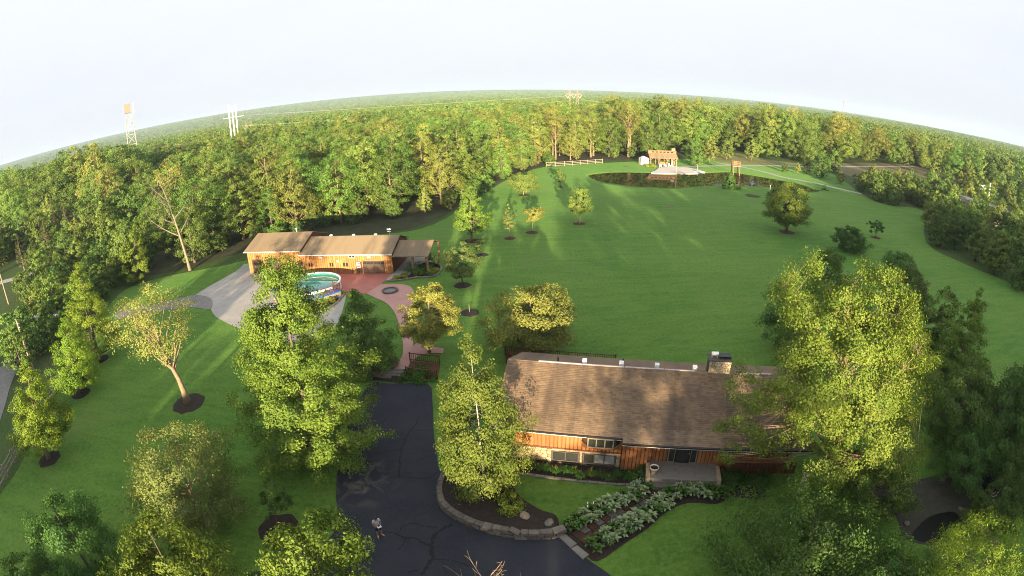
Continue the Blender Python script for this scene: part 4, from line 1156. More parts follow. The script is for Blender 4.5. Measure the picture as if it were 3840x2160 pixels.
r2 = MB(); slope(r2, -5.0, 5.0, 6.8, 2.75, 2.0, 5.2, .12); r2.build('upper_roof', M['barnroof'], pav)
MB().box(-5.0, 5.0, 2.22, 2.34, 4.12, 4.95).build('clerestory_wall', M['brownwood'], pav)
for i in range(6): MB().box(-3.7 + i * 1.35, -2.9 + i * 1.35, 2.16, 2.24, 4.38, 4.78).build('window', M['glass'], pav)
MB().bar((-4.95, -.8, 2.9), (-4.95, 2.2, 4.2), .2).bar((-4.95, 2.1, 5.1), (-4.95, 6.7, 2.8), .2).build('gable_rafter', M['brownwood'], pav)
MB().box(3.4, 4.7, 2.6, 4.2, 0, 5.9).build('fireplace', M['fieldstone'], pav)
MB().box(-4.9, 4.9, -.4, 6.2, .03, .12).build('floor_slab', M['concrete'], pav)
MB().box(-1.2, 2.4, 3.0, 3.9, .12, 1.1).build('bar_counter', M['cedar'], pav)
shed = thing('garden_shed', 'small white rounded shed standing beside the pond pavilion', 'shed', S('c3', 1205, 768), math.radians(-4))
m = MB(); arcp = [(1.5 * math.cos(a * math.pi / 10), 1.2 + 1.5 * math.sin(a * math.pi / 10)) for a in range(11)]
prof = [(1.5, 0)] + arcp + [(-1.5, 0)]
m.v = [(x, 0, z) for x, z in prof] + [(x, 3.5, z) for x, z in prof]; k = len(prof)
for i in range(k - 1): m.f.append((i, i + 1, k + i + 1, k + i)); m.m.append(0)
m.f += [tuple(range(k)), tuple(range(k, 2 * k))]; m.m += [0, 0]
m.build('shell', M['white'], shed)
MB().box(-.5, .5, -.06, -.01, .1, 1.9).build('door', M['offwhite'], shed)
def chair(loc, rz, label):
    c = thing('lounge_chair', label, 'chair', (*loc, .05), rz, 'white lounge chairs at the pavilion')
    m = MB(); m.v = [(-.32, -.3, .42), (.32, -.3, .42), (.32, .3, .32), (-.32, .3, .32)]; m.f = [(0, 1, 2, 3)]; m.m = [0]; m.build('seat', M['white'], c)
    for i in range(4): MB().bar((-.25 + i * .165, .28, .32), (-.27 + i * .18, .58, 1.1), .13, .03).build('slat', M['white'], c)
    for s in (-1, 1):
        MB().box(s * .36 - .05, s * .36 + .05, -.35, .42, .56, .6).build('arm', M['white'], c)
        MB().box(s * .36 - .04, s * .36 + .04, -.32, -.24, 0, .56).build('leg', M['white'], c); MB().box(s * .36 - .04, s * .36 + .04, .3, .38, 0, .56).build('leg', M['white'], c)
    return c
for i, (x, y, lb) in enumerate(((1345, 792, 'white slatted lounge chair nearest the left post of the pavilion'), (1385, 790, 'white slatted lounge chair in the middle of the pavilion front'), (1425, 788, 'white slatted lounge chair next to the pavilion fireplace'), (1448, 790, 'white slatted lounge chair at the right corner of the pavilion'))):
    chair(S('c3', x, y), rng.uniform(-.4, .4), lb)
# lifeguard style platform, posts and dock by the pond
tw_ = thing('jump_platform', 'tall wooden platform with railings standing on posts at the pond edge', 'platform', S('c3', 2020, 862))
for x in (-1.1, 1.1):
    for y in (-.8, .8): MB().box(x - .12, x + .12, y - .12, y + .12, -.0, 4.6).build('post', M['brownwood'], tw_)
MB().box(-1.3, 1.3, -1, 1, 2.9, 3.05).build('platform', M['greywood'], tw_)
for z in (3.5, 4.0, 4.5):
    for y_ in (-.91, .91): MB().box(-1.25, 1.25, y_ - .05, y_ + .05, z - .12, z + .06).build('rail', M['brownwood'], tw_)
for (x, y, h, lb) in ((1487, 850, 4.6, 'tall pale post rising from the beach edge by the pavilion'), (1680, 815, 2.2, 'short pale post at the far end of the sandy beach'), (1150, 765, 2.6, 'pale post on the grass near the white shed')):
    o = MB().tube([(0, 0, 0), (0, 0, h)], [.13, .11], 8).build('wooden_post', M['greywood'], None, loc=(*S('c3', x, y), .0)); tag(o, lb, 'post')
dk_ = thing('small_dock', 'pale floating dock lying at the corner of the beach', 'dock', (*S('c3', 1695, 838), .0), .1)
for i in range(6): MB().box(-1.8 + i * .6, -1.22 + i * .6, -.8, .8, .22, .34).build('plank', M['white'], dk_)
MB().box(-1.8, 1.8, -.7, .7, .05, .22).build('float', M['offwhite'], dk_)
o = MB().tube([(0, 0, 0), (0, 0, 1.5)], .09, 8).box(-.12, .12, -.12, .12, 1.5, 1.62).build('wooden_post', M['offwhite'], None, loc=(*P(1937, 480), 0)); tag(o, 'thin white post at the near pond edge behind the round tree', 'post')

# ------------------------------------------------------------------ rail fences
def rail_fence(name, label, pts, step, h, nrail, mat):
    root = thing(name, label, 'fence', (*pts[0], 0)); o = pts[0]
    full = []
    for a, b in zip(pts, pts[1:]):
        k = max(1, round(math.dist(a, b) / step))
        full += [(a[0] + (b[0] - a[0]) * i / k, a[1] + (b[1] - a[1]) * i / k) for i in range(k)]
    full.append(pts[-1])
    for p in full: MB().box(-.08, .08, -.08, .08, 0, h + .15).build('post', mat, root, loc=(p[0] - o[0], p[1] - o[1], 0))
    for a, b in zip(full, full[1:]):
        for j in range(nrail):
            z = h * (j + .6) / nrail + .1
            MB().bar((0, 0, 0), (b[0] - a[0], b[1] - a[1], rng.uniform(-.05, .05)), .07, .13).build('rail', mat, root, loc=(a[0] - o[0], a[1] - o[1], z))
    return root
rail_fence('rail_fence', 'pale split rail fence along the wood edge left of the pond', [P(1374, 420), P(1420, 418), P(1516, 411)], 3.0, 1.5, 3, M['greywood'])
rail_fence('rail_fence', 'grey split rail fence along the shaded left edge of the front lawn', [P(-20, 1275), P(20, 1200), P(60, 1128), P(120, 1020), P(175, 935), P(232, 870)], 2.8, 1.2, 3, M['greywood'])

# ------------------------------------------------------------------ poles, towers and lines
def pole(label, base, top, arm=None):
    g = P(*base); d = ray(*top); h = CAM_H + d[2] / math.hypot(d[0], d[1]) * math.hypot(*g)
    o = thing('utility_pole', label, 'pole', (*g, 0), group='utility poles along the side road')
    MB().tube([(0, 0, 0), (0, 0, h)], [.17, .12], 8).build('shaft', M['pole'], o)
    MB().box(-.06, .06, -.06, .06, h, h + .12).build('cap', M['steel'], o)
    for z in (h - .5, h - 1.0): MB().box(.1, .25, -.05, .05, z, z + .12).build('insulator', M['offwhite'], o)
    return g, h
pA = pole('sunlit brown utility pole between the round pear trees and the side road', (85, 930), (42, 805))
pB = pole('grey utility pole at the left picture edge beside the pale road', (22, 765), (2, 668))
def tower(name, label, top, dist, width_top, width_bot, mat, build):
    x, y, z = AT(*top, dist); o = thing(name, label, 'tower', (x, y, 0), math.atan2(-x, y))
    return o, z
def lattice(root, h, wt, wb, nseg, rad, mat, cen=(0, 0)):
    for sx, sy in ((-1, -1), (1, -1), (1, 1), (-1, 1)):
        MB().tube([(cen[0] + sx * wb / 2, cen[1] + sy * wb / 2, 0), (cen[0] + sx * wt / 2, cen[1] + sy * wt / 2, h)], rad, 5).build('leg', mat, root)
    br_ = MB()
    for i in range(nseg):
        z0, z1 = h * i / nseg, h * (i + 1) / nseg; w0, w1 = (wb + (wt - wb) * i / nseg) / 2, (wb + (wt - wb) * (i + 1) / nseg) / 2
        for s in range(4):
            c = [(-1, -1), (1, -1), (1, 1), (-1, 1)]; a, b = c[s], c[(s + 1) % 4]
            br_.bar((cen[0] + a[0] * w0, cen[1] + a[1] * w0, z0), (cen[0] + b[0] * w1, cen[1] + b[1] * w1, z1), rad * .9)
            br_.bar((cen[0] + a[0] * w1, cen[1] + a[1] * w1, z1), (cen[0] + b[0] * w1, cen[1] + b[1] * w1, z1), rad * .9)
    br_.build('bracing', mat, root)
o, z = tower('relay_tower', 'tall lattice tower topped by a square horn antenna box above left woods', (321, 256), 310, 3, 6, None, None)
lattice(o, z - 7.5, 4.0, 6.5, 7, .25, M['steel'])
MB().box(-2.4, 1.2, -1.6, 2.0, z - 6.2, z - 1.2).build('horn_box', M['rust'], o)
MB().box(-3.4, 3.4, -2, 2.4, z - 1.1, z - .6).box(-2.6, 3.4, -1.7, 2.4, z - 7.5, z - 7.05).build('platform', M['steel'], o)
for x in (2.6, 3.2): MB().box(x - .12, x + .12, -1.7, -1.4, z - 7, z - 1.2).build('mast', M['steel'], o)
lathe([(0, 0), (1.2, .15), (1.7, .5)], 14).build('dish', M['white'], o, loc=(-.5, -3.2, z - 38))
dish = o.children[-1]; dish.rotation_euler = (math.pi / 2, 0, 0)
o, z = tower('transmission_monopole', 'three tall white steel poles with a crossarm rising over the woods', (584, 262), 330, 1, 1, None, None)
for i, (dx, dh) in enumerate(((-2.4, 0), (-.2, -1.5), (1.9, -.8))): MB().tube([(dx, 0, 0), (dx, 0, z + dh)], [.55, .38], 8).build('pole_shaft', M['white'], o)
MB().box(-6.5, 6.5, -.25, .25, z - 8.2, z - 7.8).build('crossarm', M['steel'], o)
mono = (Vector(o.location), z)
def pylon(label, top, dist, span):
    x, y, z = AT(*top, dist); o = thing('lattice_pylon', label, 'pylon', (x, y, 0), math.atan2(-x, y), 'lattice pylons of the power line')
    for s in (-1, 1):
        lattice(o, z - 2, .9, 2.6, 8, .17, M['rust'], (s * span / 2, 0))
        MB().bar((s * span / 2, 0, z - 2), (s * span / 2 + s * 1.2, 0, z), .3).build('peak', M['rust'], o)
    MB().box(-span * .95, span * .95, -.5, .5, z - 5.3, z - 4.95).box(-span * .95, span * .95, -.3, .3, z - 4.1, z - 3.9).build('crossarm', M['rust'], o)
    for u in (-span * .8, 0, span * .8): MB().bar((u - 1.6, 0, z - 5.6), (u, 0, z - 8), .14).bar((u + 1.6, 0, z - 5.6), (u, 0, z - 8), .14).build('insulator', M['offwhite'], o)
    return (x, y, z)
pyA = pylon('rust coloured twin-leg pylon standing on the skyline above the pond wood', (1443, 222), 420, 6)
pyB = pylon('small rust coloured pylon right of the three white poles', (625, 304), 520, 5)
pyC = pylon('faint twin-leg pylon on the wooded skyline above the gravel paths', (1995, 264), 640, 7)
x, y, z = AT(2122, 254, 1500)
ms = thing('radio_mast', 'thin faint radio mast on the far right skyline', 'mast', (x, y, 0))
MB().tube([(0, 0, 0), (0, 0, z)], .9, 5).build('mast_shaft', M['rust'], ms)
def wire(label, a, b, sag, r=.085, group='power line wires over the woods'):
    a, b = Vector(a), Vector(b); pts = [a + (b - a) * t + Vector((0, 0, -sag * 4 * t * (1 - t))) for t in [i / 24 for i in range(25)]]
    o = MB().tube(pts, r, 4).build('power_line', M['steel'], None); tag(o, label, 'wire', group)
ma = (mono[0].x - 5, mono[0].y, mono[1] - 8); mb2 = (mono[0].x + 5, mono[0].y, mono[1] - 8)
wire('lower power line sagging from the white poles to the skyline pylon', (mono[0].x + 1, mono[0].y, AT(590, 318, 330)[2]), (pyA[0] - 6, pyA[1], pyA[2] - 10), 6)
wire('upper power line running along the far hills to the skyline pylon', AT(640, 288, 480), (pyA[0], pyA[1], pyA[2] - 6), 5)
wire('power line descending left from the white poles into the woods', AT(366, 375, 200), (mono[0].x - 1, mono[0].y, AT(577, 320, 330)[2]), 3)
wire('power line running right from the skyline pylon over the woods', (pyA[0] + 6, pyA[1], pyA[2] - 9), (pyC[0], pyC[1], pyC[2] - 8), 9)

# ------------------------------------------------------------------ neighbours
def cottage(name, label, loc, rz, w, d_, h, rise, wallm, roofm):
    o = thing(name, label, 'house', (*loc, 0), rz)
    m = MB().box(-w / 2, w / 2, 0, d_, 0, h); m.quad((-w / 2, 0, h), (-w / 2, d_, h), (-w / 2, d_ / 2, h + rise)); m.quad((w / 2, 0, h), (w / 2, d_, h), (w / 2, d_ / 2, h + rise))
    m.build('wall', wallm, o)
    r_ = MB(); slope(r_, -w / 2 - .4, w / 2 + .4, -.4, h - .02, d_ / 2, h + rise + .12); slope(r_, -w / 2 - .4, w / 2 + .4, d_ + .4, h - .02, d_ / 2, h + rise + .12); r_.build('roof', roofm, o)
    for i in range(max(1, int(w / 3))):
        u = -w / 2 + (i + .5) * w / max(1, int(w / 3)); window(o, u - .5, u + .5, h * .4, h * .8, 0, 1, M['white'], M['glass'])
    return o
M['greyroof'] = surf('grey_roof', (.16, .15, .15), (.11, .105, .105), 2, .9)
cottage('white_house', 'white neighbouring house half hidden behind the pine trees', P(165, 588), math.radians(40), 11, 7, 3, 2, M['white'], M['greyroof'])
cottage('long_building', 'long low white building with grey roof behind the right tree belt', P(2488, 565), math.radians(-62), 24, 9, 3.2, 2.2, M['white'], M['greyroof'])
sg = thing('roadside_sign', 'white rectangular sign board on a post beyond the long building', 'sign', (*P(2466, 512), 0), -.6)
MB().box(-1.6, 1.6, -.06, .06, 5.0, 6.8).build('board', M['white'], sg); MB().box(-.12, .12, .07, .2, 0, 6).build('post', M['greywood'], sg)
o = thing('utility_pole', 'pale utility pole beside the white sign and long building', 'pole', (*P(2482, 525), 0), group='utility poles along the side road')
MB().tube([(0, 0, 0), (0, 0, 9)], [.3, .25], 8).build('shaft', M['offwhite'], o); MB().box(-.5, .1, -.15, .15, 6.6, 7.3).build('transformer', M['offwhite'], o)
van = thing('parked_van', 'white vehicle glimpsed between the left hedge trees', 'vehicle', (*P(120, 815), 0), 1.1)
m = MB(); pr = [(-2.4, .35), (2.4, .35), (2.4, 1.0), (1.5, 1.1), (.9, 1.9), (-2.3, 1.95)]
m.v = [(x, -.9, z) for x, z in pr] + [(x, .9, z) for x, z in pr]; m.f = [tuple(range(6)), tuple(range(11, 5, -1))] + [(i, (i + 1) % 6, 6 + (i + 1) % 6, 6 + i) for i in range(6)]; m.m = [0] * 8
m.build('body', M['white'], van)
for x in (-1.5, 1.5):
    for s in (-1, 1): MB().tube([(x, s * .75, .33), (x, s * .93, .33)], .33, 14).build('wheel', M['black'], van)
MB().box(-1.9, .8, -.915, -.895, 1.25, 1.75).build('window', M['glass'], van)

# garden pond in the shaded corner
M['creekwater'] = glass_mat('creek_water', (.008, .009, .006), .35); M['creekwater'].node_tree.nodes['Principled BSDF'].inputs['Specular IOR Level'].default_value = .12
M['creekbed'] = surf('dark_creek_gravel', (.055, .045, .036), (.030, .034, .018), 1.5, .95, .5, 10)
def pool_sheet(name, pts, z, mat): return structure(MB().sheet(smooth(SS('b4', *pts), 3), z).build(name, mat))
pool_sheet('creek_bed_ground', [(880, 720), (960, 640), (1150, 600), (1450, 560), (1750, 470), (1950, 480), (2190, 450), (2230, 700), (2160, 760), (2000, 720), (1850, 780), (1800, 1100), (1600, 1180), (1250, 1120), (1150, 900), (980, 880)], .03, M['creekbed'])
pool_sheet('creek_water', [(1300, 1090), (1380, 980), (1500, 900), (1700, 880), (1760, 1040), (1650, 1140), (1420, 1150)], .05, M['creekwater'])
pool_sheet('creek_water', [(1930, 600), (1990, 520), (2160, 470), (2170, 640), (2120, 720), (1990, 710)], .05, M['creekwater'])
for i, (x, y) in enumerate(((1015, 630), (1280, 770), (1130, 870), (2020, 730), (2110, 960), (1740, 850), (1250, 980), (1770, 560))):
    boulder('weathered rock at the rim of the shaded garden creek', (*S('b4', x, y), .02), rng.uniform(.2, .38), 20 + i, M['wallstone'], group='rocks round the garden creek')
bn = thing('stone_bench', 'pale stone garden bench half hidden under the large right tree', 'bench', (*S('b4', 320, 620), 0), .9)
MB().box(-.7, .7, -.25, .25, .42, .54).build('seat', M['terracotta'], bn)
for s in (-.5, .5): MB().box(s - .1, s + .1, -.2, .2, 0, .42).build('leg', M['terracotta'], bn)

# ------------------------------------------------------------------ the person on the driveway
def person():
    gx, gy = P(1426, 2012, 0, 3840)
    root = thing('person', 'person in grey T-shirt and dark shorts standing on the driveway holding a white controller', 'person', (gx, gy, .056), math.radians(35))
    J = dict(pel=(0, 0, .93), waist=(0, .0, 1.08), chest=(0, -.01, 1.30), neck=(0, -.02, 1.48), head0=(0, -.06, 1.58), head1=(0, -.08, 1.68), shL=(-.17, 0, 1.42), elL=(-.25, .0, 1.14), wrL=(-.07, -.26, 1.12), haL=(-.02, -.31, 1.13),
             shR=(.17, 0, 1.42), elR=(.25, 0, 1.14), wrR=(.07, -.26, 1.12), haR=(.03, -.31, 1.13), hipL=(-.10, 0, .88), knL=(-.12, -.02, .49), anL=(-.13, .02, .09), toL=(-.16, -.16, .04), hipR=(.10, 0, .88), knR=(.13, -.01, .49), anR=(.15, .02, .09), toR=(.22, -.15, .04))
    Rr = dict(pel=.15, waist=.135, chest=.155, neck=.06, head0=.09, head1=.095, shL=.075, elL=.048, wrL=.033, haL=.036, shR=.075, elR=.048, wrR=.033, haR=.036, hipL=.095, knL=.062, anL=.042, toL=.04, hipR=.095, knR=.062, anR=.042, toR=.04)
    E_ = [('pel', 'waist'), ('waist', 'chest'), ('chest', 'neck'), ('neck', 'head0'), ('head0', 'head1'), ('chest', 'shL'), ('shL', 'elL'), ('elL', 'wrL'), ('wrL', 'haL'), ('chest', 'shR'), ('shR', 'elR'), ('elR', 'wrR'), ('wrR', 'haR'),
          ('pel', 'hipL'), ('hipL', 'knL'), ('knL', 'anL'), ('anL', 'toL'), ('pel', 'hipR'), ('hipR', 'knR'), ('knR', 'anR'), ('anR', 'toR')]
    def skin(name, keys, mat, grow_=0.0, rootk='pel', extra=()):
        ks = [k for k in J if k in keys]; me = bpy.data.meshes.new(name)
        me.from_pydata([J[k] for k in ks], [(ks.index(a), ks.index(b)) for a, b in E_ if a in ks and b in ks], [])
        ob = link(name, me, root); ob.modifiers.new('skin', 'SKIN'); me.materials.append(mat)
        for i, k in enumerate(ks):
            sv = me.skin_vertices[0].data[i]; sv.radius = (Rr[k] + grow_, (Rr[k] + grow_) * (.75 if k in ('chest', 'waist', 'pel') else 1)); sv.use_root = k == rootk
        sub = ob.modifiers.new('sub', 'SUBSURF'); sub.levels = sub.render_levels = 2
        return ob
    skin('body', set(J), M['skin'])
    J2 = dict(J); 
    J.update(elL=tuple(np.array(J['shL']) * .35 + np.array(J['elL']) * .65), elR=tuple(np.array(J['shR']) * .35 + np.array(J['elR']) * .65), neck=(0, -.01, 1.44))
    skin('shirt', {'pel', 'waist', 'chest', 'shL', 'elL', 'shR', 'elR'}, M['shirt'], .03)
    J.update(J2); J.update(knL=(-.12, -.02, .52), knR=(.13, -.01, .52), waist=(0, 0, .98))
    skin('shorts', {'pel', 'waist', 'hipL', 'knL', 'hipR', 'knR'}, M['shorts'], .022)
    J.update(J2)
    for s, k in ((-1, 'L'), (1, 'R')):
        a, t = Vector(J['an' + k]), Vector(J['to' + k]); d_ = (t - a); d_.z = 0; d_.normalize()
        MB().tube([a - d_ * .07 + Vector((0, 0, -.03)), a + d_ * .05 + Vector((0, 0, -.035)), a + d_ * .21 + Vector((0, 0, -.05))], [.055, .058, .04], 8).build('shoe', M['shoe'], root, True)
    h = MB(); 
    for j in range(6):
        for i in range(12):
            ph, th = math.pi * .55 * j / 5, 2 * math.pi * i / 12
            h.v.append((.112 * math.sin(ph) * math.cos(th), -.055 + .125 * math.sin(ph) * math.sin(th), 1.655 + .125 * math.cos(ph)))
    for j in range(5):
        for i in range(12): h.f.append((j * 12 + i, j * 12 + (i + 1) % 12, (j + 1) * 12 + (i + 1) % 12, (j + 1) * 12 + i)); h.m.append(0)
    h.build('hair', M['hair'], root, True)
    MB().box(-.02, .02, -.205, -.17, 1.60, 1.64).build('nose', M['skin'], root)
    for s in (-.035, .035): MB().box(s - .012, s + .012, -.185, -.172, 1.645, 1.66).build('eye', M['hair'], root)
    for sx in (-1, 1):
        for f in range(4):
            b_ = Vector((sx * .055, -.31 - f * .018, 1.15)); MB().tube([b_, b_ + Vector((-sx * .01, -.03, .02)), b_ + Vector((-sx * .05, -.035, .015 - f * .004))], [.011, .010, .008], 6).build('finger', M['skin'], root)
        MB().tube([(sx * .05, -.29, 1.16), (sx * .035, -.315, 1.19), (sx * .01, -.33, 1.185)], [.013, .011, .009], 6).build('thumb', M['skin'], root)
    ctl = thing('remote_controller', 'white flight controller held by the person on the driveway', 'controller', (0, 0, 0))
    q = rot2((0.02, -.37), math.radians(35)); ctl.location = (gx + q[0], gy + q[1], .056 + 1.13); ctl.rotation_euler = (0, 0, math.radians(35))
    MB().box(-.12, .12, -.07, .07, 0, .05).build('case', M['white'], ctl)
    MB().box(-.05, .05, .02, .035, .05, .15).build('screen', M['glass'], ctl)
    for s in (-.06, .06): MB().tube([(s, -.01, .05), (s, -.01, .085)], .008, 6).build('stick', M['black'], ctl)
person()

# ------------------------------------------------------------------ the trees one can name, one by one
def specimen(name, label, base, top, R, shape, bf, leaf, bark, ncl, nleaf, ls, mulch=None, cat='tree', gpos=None, H=None, **kw):
    if gpos is None: g, h = hgt(base, top)
    else: g, h = gpos, H
    if H: h = H
    kw.setdefault('seed', sum(map(ord, label)) % 997)
    kw['dens'] = kw.get('dens', 2.3) * 1.12; ls = ls * .8
    if gpos is None and 'lean' not in kw:        # lean that the photo shows between foot and tip
        q = P(top[0], top[1], h); kx, ky = q[0] - g[0], q[1] - g[1]; k = min(1.0, .28 * h / (math.hypot(kx, ky) + 1e-6)); kw['lean'] = (kx * k, ky * k)
    seed = kw.pop('seed'); rz = kw.pop('rz', 0.0)
    ms = grow(name, seed, h, h * bf, R, shape, ncl, nleaf, ls, L[leaf], M[bark], **kw)
    t = plant_tree(name, label, cat, ms, g, 1.0, rz)
    if mulch: mulch_ring(g, mulch[0], M[mulch[1]])
    return g, h
def atop(px, py, h): return P(px, py, h)

specimen('maple_tree', 'tall bright green maple standing left of the driveway in front of the pool', (798, 1135), (690, 632), 5.3, 'pyramid', .05, 'maple', 'barkgrey', 460, 34000, .17, (1.6, 'mulch'), droop=.35, clr=.18, dens=3.3, rcmax=.85, hollow=.25, tr=.26, limbs=16, spray=.9, limbk=.6)
specimen('birch_tree', 'white trunked birch in the mulch bed at the left end of the house', (1220, 1226), (1178, 832), 2.8, 'egg', .10, 'birch', 'barkwhite', 210, 19000, .15, None, droop=1.0, clr=.2, flat=.9, tr=.10, limbs=12, twigs=20, spray=.4, limbk=.45, dens=2.3, hollow=.3)
T3L = [(0, 0, 9.6, 4.4, 4.4, 4.0), (-4.4, .8, 6.4, 2.7, 2.4, 2.0), (4.4, .3, 8.2, 3.0, 2.8, 3.2), (-2.2, -2.4, 4.8, 2.6, 2.0, 1.5), (2.2, -.8, 13.6, 2.4, 2.4, 2.6), (-1.8, .8, 13.4, 2.3, 2.3, 2.7), (.4, -1.4, 12.0, 2.0, 2.0, 2.0),
       (-5.9, .6, 8.6, 1.9, 1.8, 1.4), (3.2, -2.6, 4.8, 2.4, 2.0, 1.7), (5.6, 1.0, 5.4, 2.0, 2.0, 1.7), (-3.4, -1.6, 10.4, 2.0, 1.9, 1.8), (-6.4, 1.2, 4.6, 2.0, 1.8, 1.2), (4.4, -.8, 11.4, 1.9, 1.9, 1.8), (.5, -3.6, 7.2, 2.2, 1.6, 1.8), (6.4, .4, 9.6, 1.6, 1.6, 1.6)]
specimen('ash_tree', 'largest tree, broad and yellow green, overhanging the right end of house roof', (2074, 1240), (2130, 628), 7.0, 'round', .2, 'elm', 'barkwarm', 680, 42000, .16, None, lobes=T3L, droop=.6, clr=.25, tr=.42, limbs=34, twigs=130, spray=.6, fork=.35, hollow=.55, rcmax=.95, dens=3.1)
specimen('pear_tree', 'lowest left pear tree with bare lower trunk and round mulch ring', (125, 1155), (62, 885), 2.9, 'tear', .16, 'pear', 'barkwarm', 150, 13000, .17, (1.25, 'mulch'), clr=.24)
specimen('pear_tree', 'middle pear tree of the three in the left row', (205, 990), (160, 780), 2.8, 'tear', .14, 'pear', 'barkgrey', 150, 12500, .17, (1.2, 'mulch'), clr=.24)
specimen('pear_tree', 'tallest pear tree of the left row, farthest from the viewer', (252, 905), (192, 650), 3.3, 'tear', .08, 'pear', 'barkgrey', 170, 14000, .18, (1.2, 'mulch'), clr=.23)
specimen('leaning_tree', 'leaning tree with thick bare trunk and thin pale leaves on the left lawn', (475, 1015), (418, 712), 4.2, 'vase', .38, 'gold', 'barkwarm', 95, 6400, .20, (1.75, 'mulch'), dens=1.15, lean=(-3.6, 1.2), clr=.22, tr=.30, limbs=14, twigs=60, fork=.5, spray=.9)
specimen('crabapple_tree', 'olive leaved crabapple with half its crown in shadow on the front lawn', (0, 0), (0, 0), 3.7, 'round', .10, 'plum', 'barkwarm', 170, 13000, .17, None, gpos=atop(415, 1090, 7.6), H=7.6, clr=.22, limbs=16, tr=.16, twigs=30, spray=.5)
specimen('young_tree', 'thin sapling on a mulch ring beside the driveway edge', (700, 1328), (678, 1196), 1.2, 'egg', .34, 'dark', 'barkgrey', 40, 1500, .14, (1.35, 'mulch'), tr=.05, twigs=20)
specimen('maple_tree', 'bright maple crown cut off by the bottom edge left of the person', (0, 0), (0, 0), 3.0, 'round', .16, 'maple', 'barkgrey', 150, 15000, .19, None, gpos=atop(738, 1330, 9.0), H=9.0, clr=.23, droop=.2)
specimen('maple_tree', 'maple crown cut off by the bottom edge in front of the crabapple', (0, 0), (0, 0), 3.1, 'oval', .16, 'maple', 'barkgrey', 150, 14000, .19, None, gpos=atop(350, 1300, 8.6), H=8.6, clr=.22)
specimen('willow_tree', 'soft dark willow like tree in the lower left corner', (0, 0), (0, 0), 2.8, 'round', .08, 'dark', 'barkgrey', 120, 11000, .16, None, gpos=atop(120, 1262, 6.2), H=6.2, clr=.22, droop=.8)
specimen('young_tree', 'grey green bush at the very bottom left corner', (0, 0), (0, 0), 2.0, 'round', .1, 'dark', 'barkgrey', 60, 5000, .15, None, gpos=atop(30, 1410, 4.5), H=4.5, clr=.25)
specimen('linden_tree', 'round topped tree with olive gold leaves beside the pink walkway', (1080, 886), (1080, 708), 2.75, 'oval', .22, 'gold', 'barkwarm', 120, 9000, .20, None, clr=.23, tr=.15)
specimen('crabapple_tree', 'wide spreading gold topped tree directly behind the house roof', (1332, 884), (1335, 718), 4.2, 'round', .12, 'gold', 'barkgrey', 190, 13000, .21, None, clr=.2, limbs=14, tr=.2)
specimen('cone_tree', 'dark conical tree between the tall maple and the pink walkway', (930, 935), (892, 722), 2.75, 'egg', .05, 'dark', 'barkgrey', 130, 10000, .20, None, clr=.24)
specimen('olive_tree', 'grey green airy tree on a dark mulch ring right of the carport', (1163, 718), (1155, 604), 2.35, 'oval', .22, 'plum', 'barkgrey', 80, 4200, .19, (1.15, 'mulch'), clr=.24, tr=.10, twigs=20)
specimen('hornbeam_tree', 'yellow green egg shaped tree above the carport on the lawn edge', (1187, 606), (1182, 466), 2.85, 'egg', .16, 'elm', 'barkgrey', 110, 6200, .27, (1.3, 'redmulch'), clr=.22)
specimen('young_tree', 'small sapling with reddish mulch next to the egg shaped tree', (1212, 642), (1208, 600), .9, 'oval', .35, 'plum', 'barkgrey', 22, 420, .20, (1.0, 'mulch'), tr=.04, twigs=12)
specimen('young_tree', 'slim sparse young tree left of the small leaning one on the lawn', (1283, 600), (1277, 511), 1.25, 'egg', .30, 'plum', 'barkgrey', 45, 1300, .22, (1.0, 'redmulch'), tr=.07, twigs=20)
specimen('young_tree', 'small tree with lopsided golden crown leaning right on the lawn', (1338, 585), (1348, 521), 1.9, 'vase', .40, 'gold', 'barkgrey', 60, 2400, .23, (1.1, 'redmulch'), lean=(.7, 0), tr=.08)
specimen('maple_tree', 'dark oval lawn tree with red mulch ring left of lawn centre', (1457, 563), (1457, 463), 2.1, 'oval', .26, 'wood3', 'barkgrey', 90, 4500, .26, (1.2, 'redmulch'), clr=.25)
specimen('young_tree', 'slim dark tree nearest the left tip of the pond', (1410, 471), (1410, 415), 1.4, 'oval', .25, 'wood3', 'barkgrey', 50, 1900, .27, (.9, 'redmulch'), tr=.08)
specimen('willow_tree', 'low yellow green spreading tree beside the wood edge left of the pond', (1317, 491), (1320, 431), 3.7, 'round', .22, 'wood2', 'barkwarm', 120, 4600, .30, (1.3, 'redmulch'), clr=.2)
specimen('oak_tree', 'large round crowned tree standing alone on the right of the open lawn', (1979, 584), (1985, 453), 4.7, 'oval', .17, 'maple', 'barkgrey', 220, 13000, .27, (1.7, 'redmulch'), clr=.19, tr=.24)
specimen('apple_tree', 'low dark bushy tree below the large round lawn tree', (2140, 633), (2137, 569), 3.1, 'round', .08, 'dark', 'barkgrey', 120, 6000, .24, None, clr=.22)
specimen('apple_tree', 'small open crowned tree with thin trunk near the right tree belt', (2203, 598), (2203, 553), 1.9, 'round', .35, 'dark', 'barkgrey', 40, 1300, .24, (1.2, 'redmulch'), tr=.10)
specimen('apple_tree', 'low grey green bush peeping out above the largest tree', (2266, 683), (2266, 636), 3.2, 'round', .06, 'wood3', 'barkgrey', 110, 5200, .23, None, clr=.22)
specimen('poplar_tree', 'tall narrow tree right of the largest tree with sunlit right flank', (0, 0), (0, 0), 3.0, 'egg', .06, 'elm', 'barkwarm', 140, 11500, .20, None, gpos=atop(2470, 722, 11), H=11, clr=.22, tr=.2)
specimen('poplar_tree', 'leafy tree cut by the right picture edge below the lawn corner', (0, 0), (0, 0), 3.4, 'egg', .08, 'dark', 'barkgrey', 130, 10000, .21, None, gpos=P(2578, 1130), H=11.0, clr=.22)
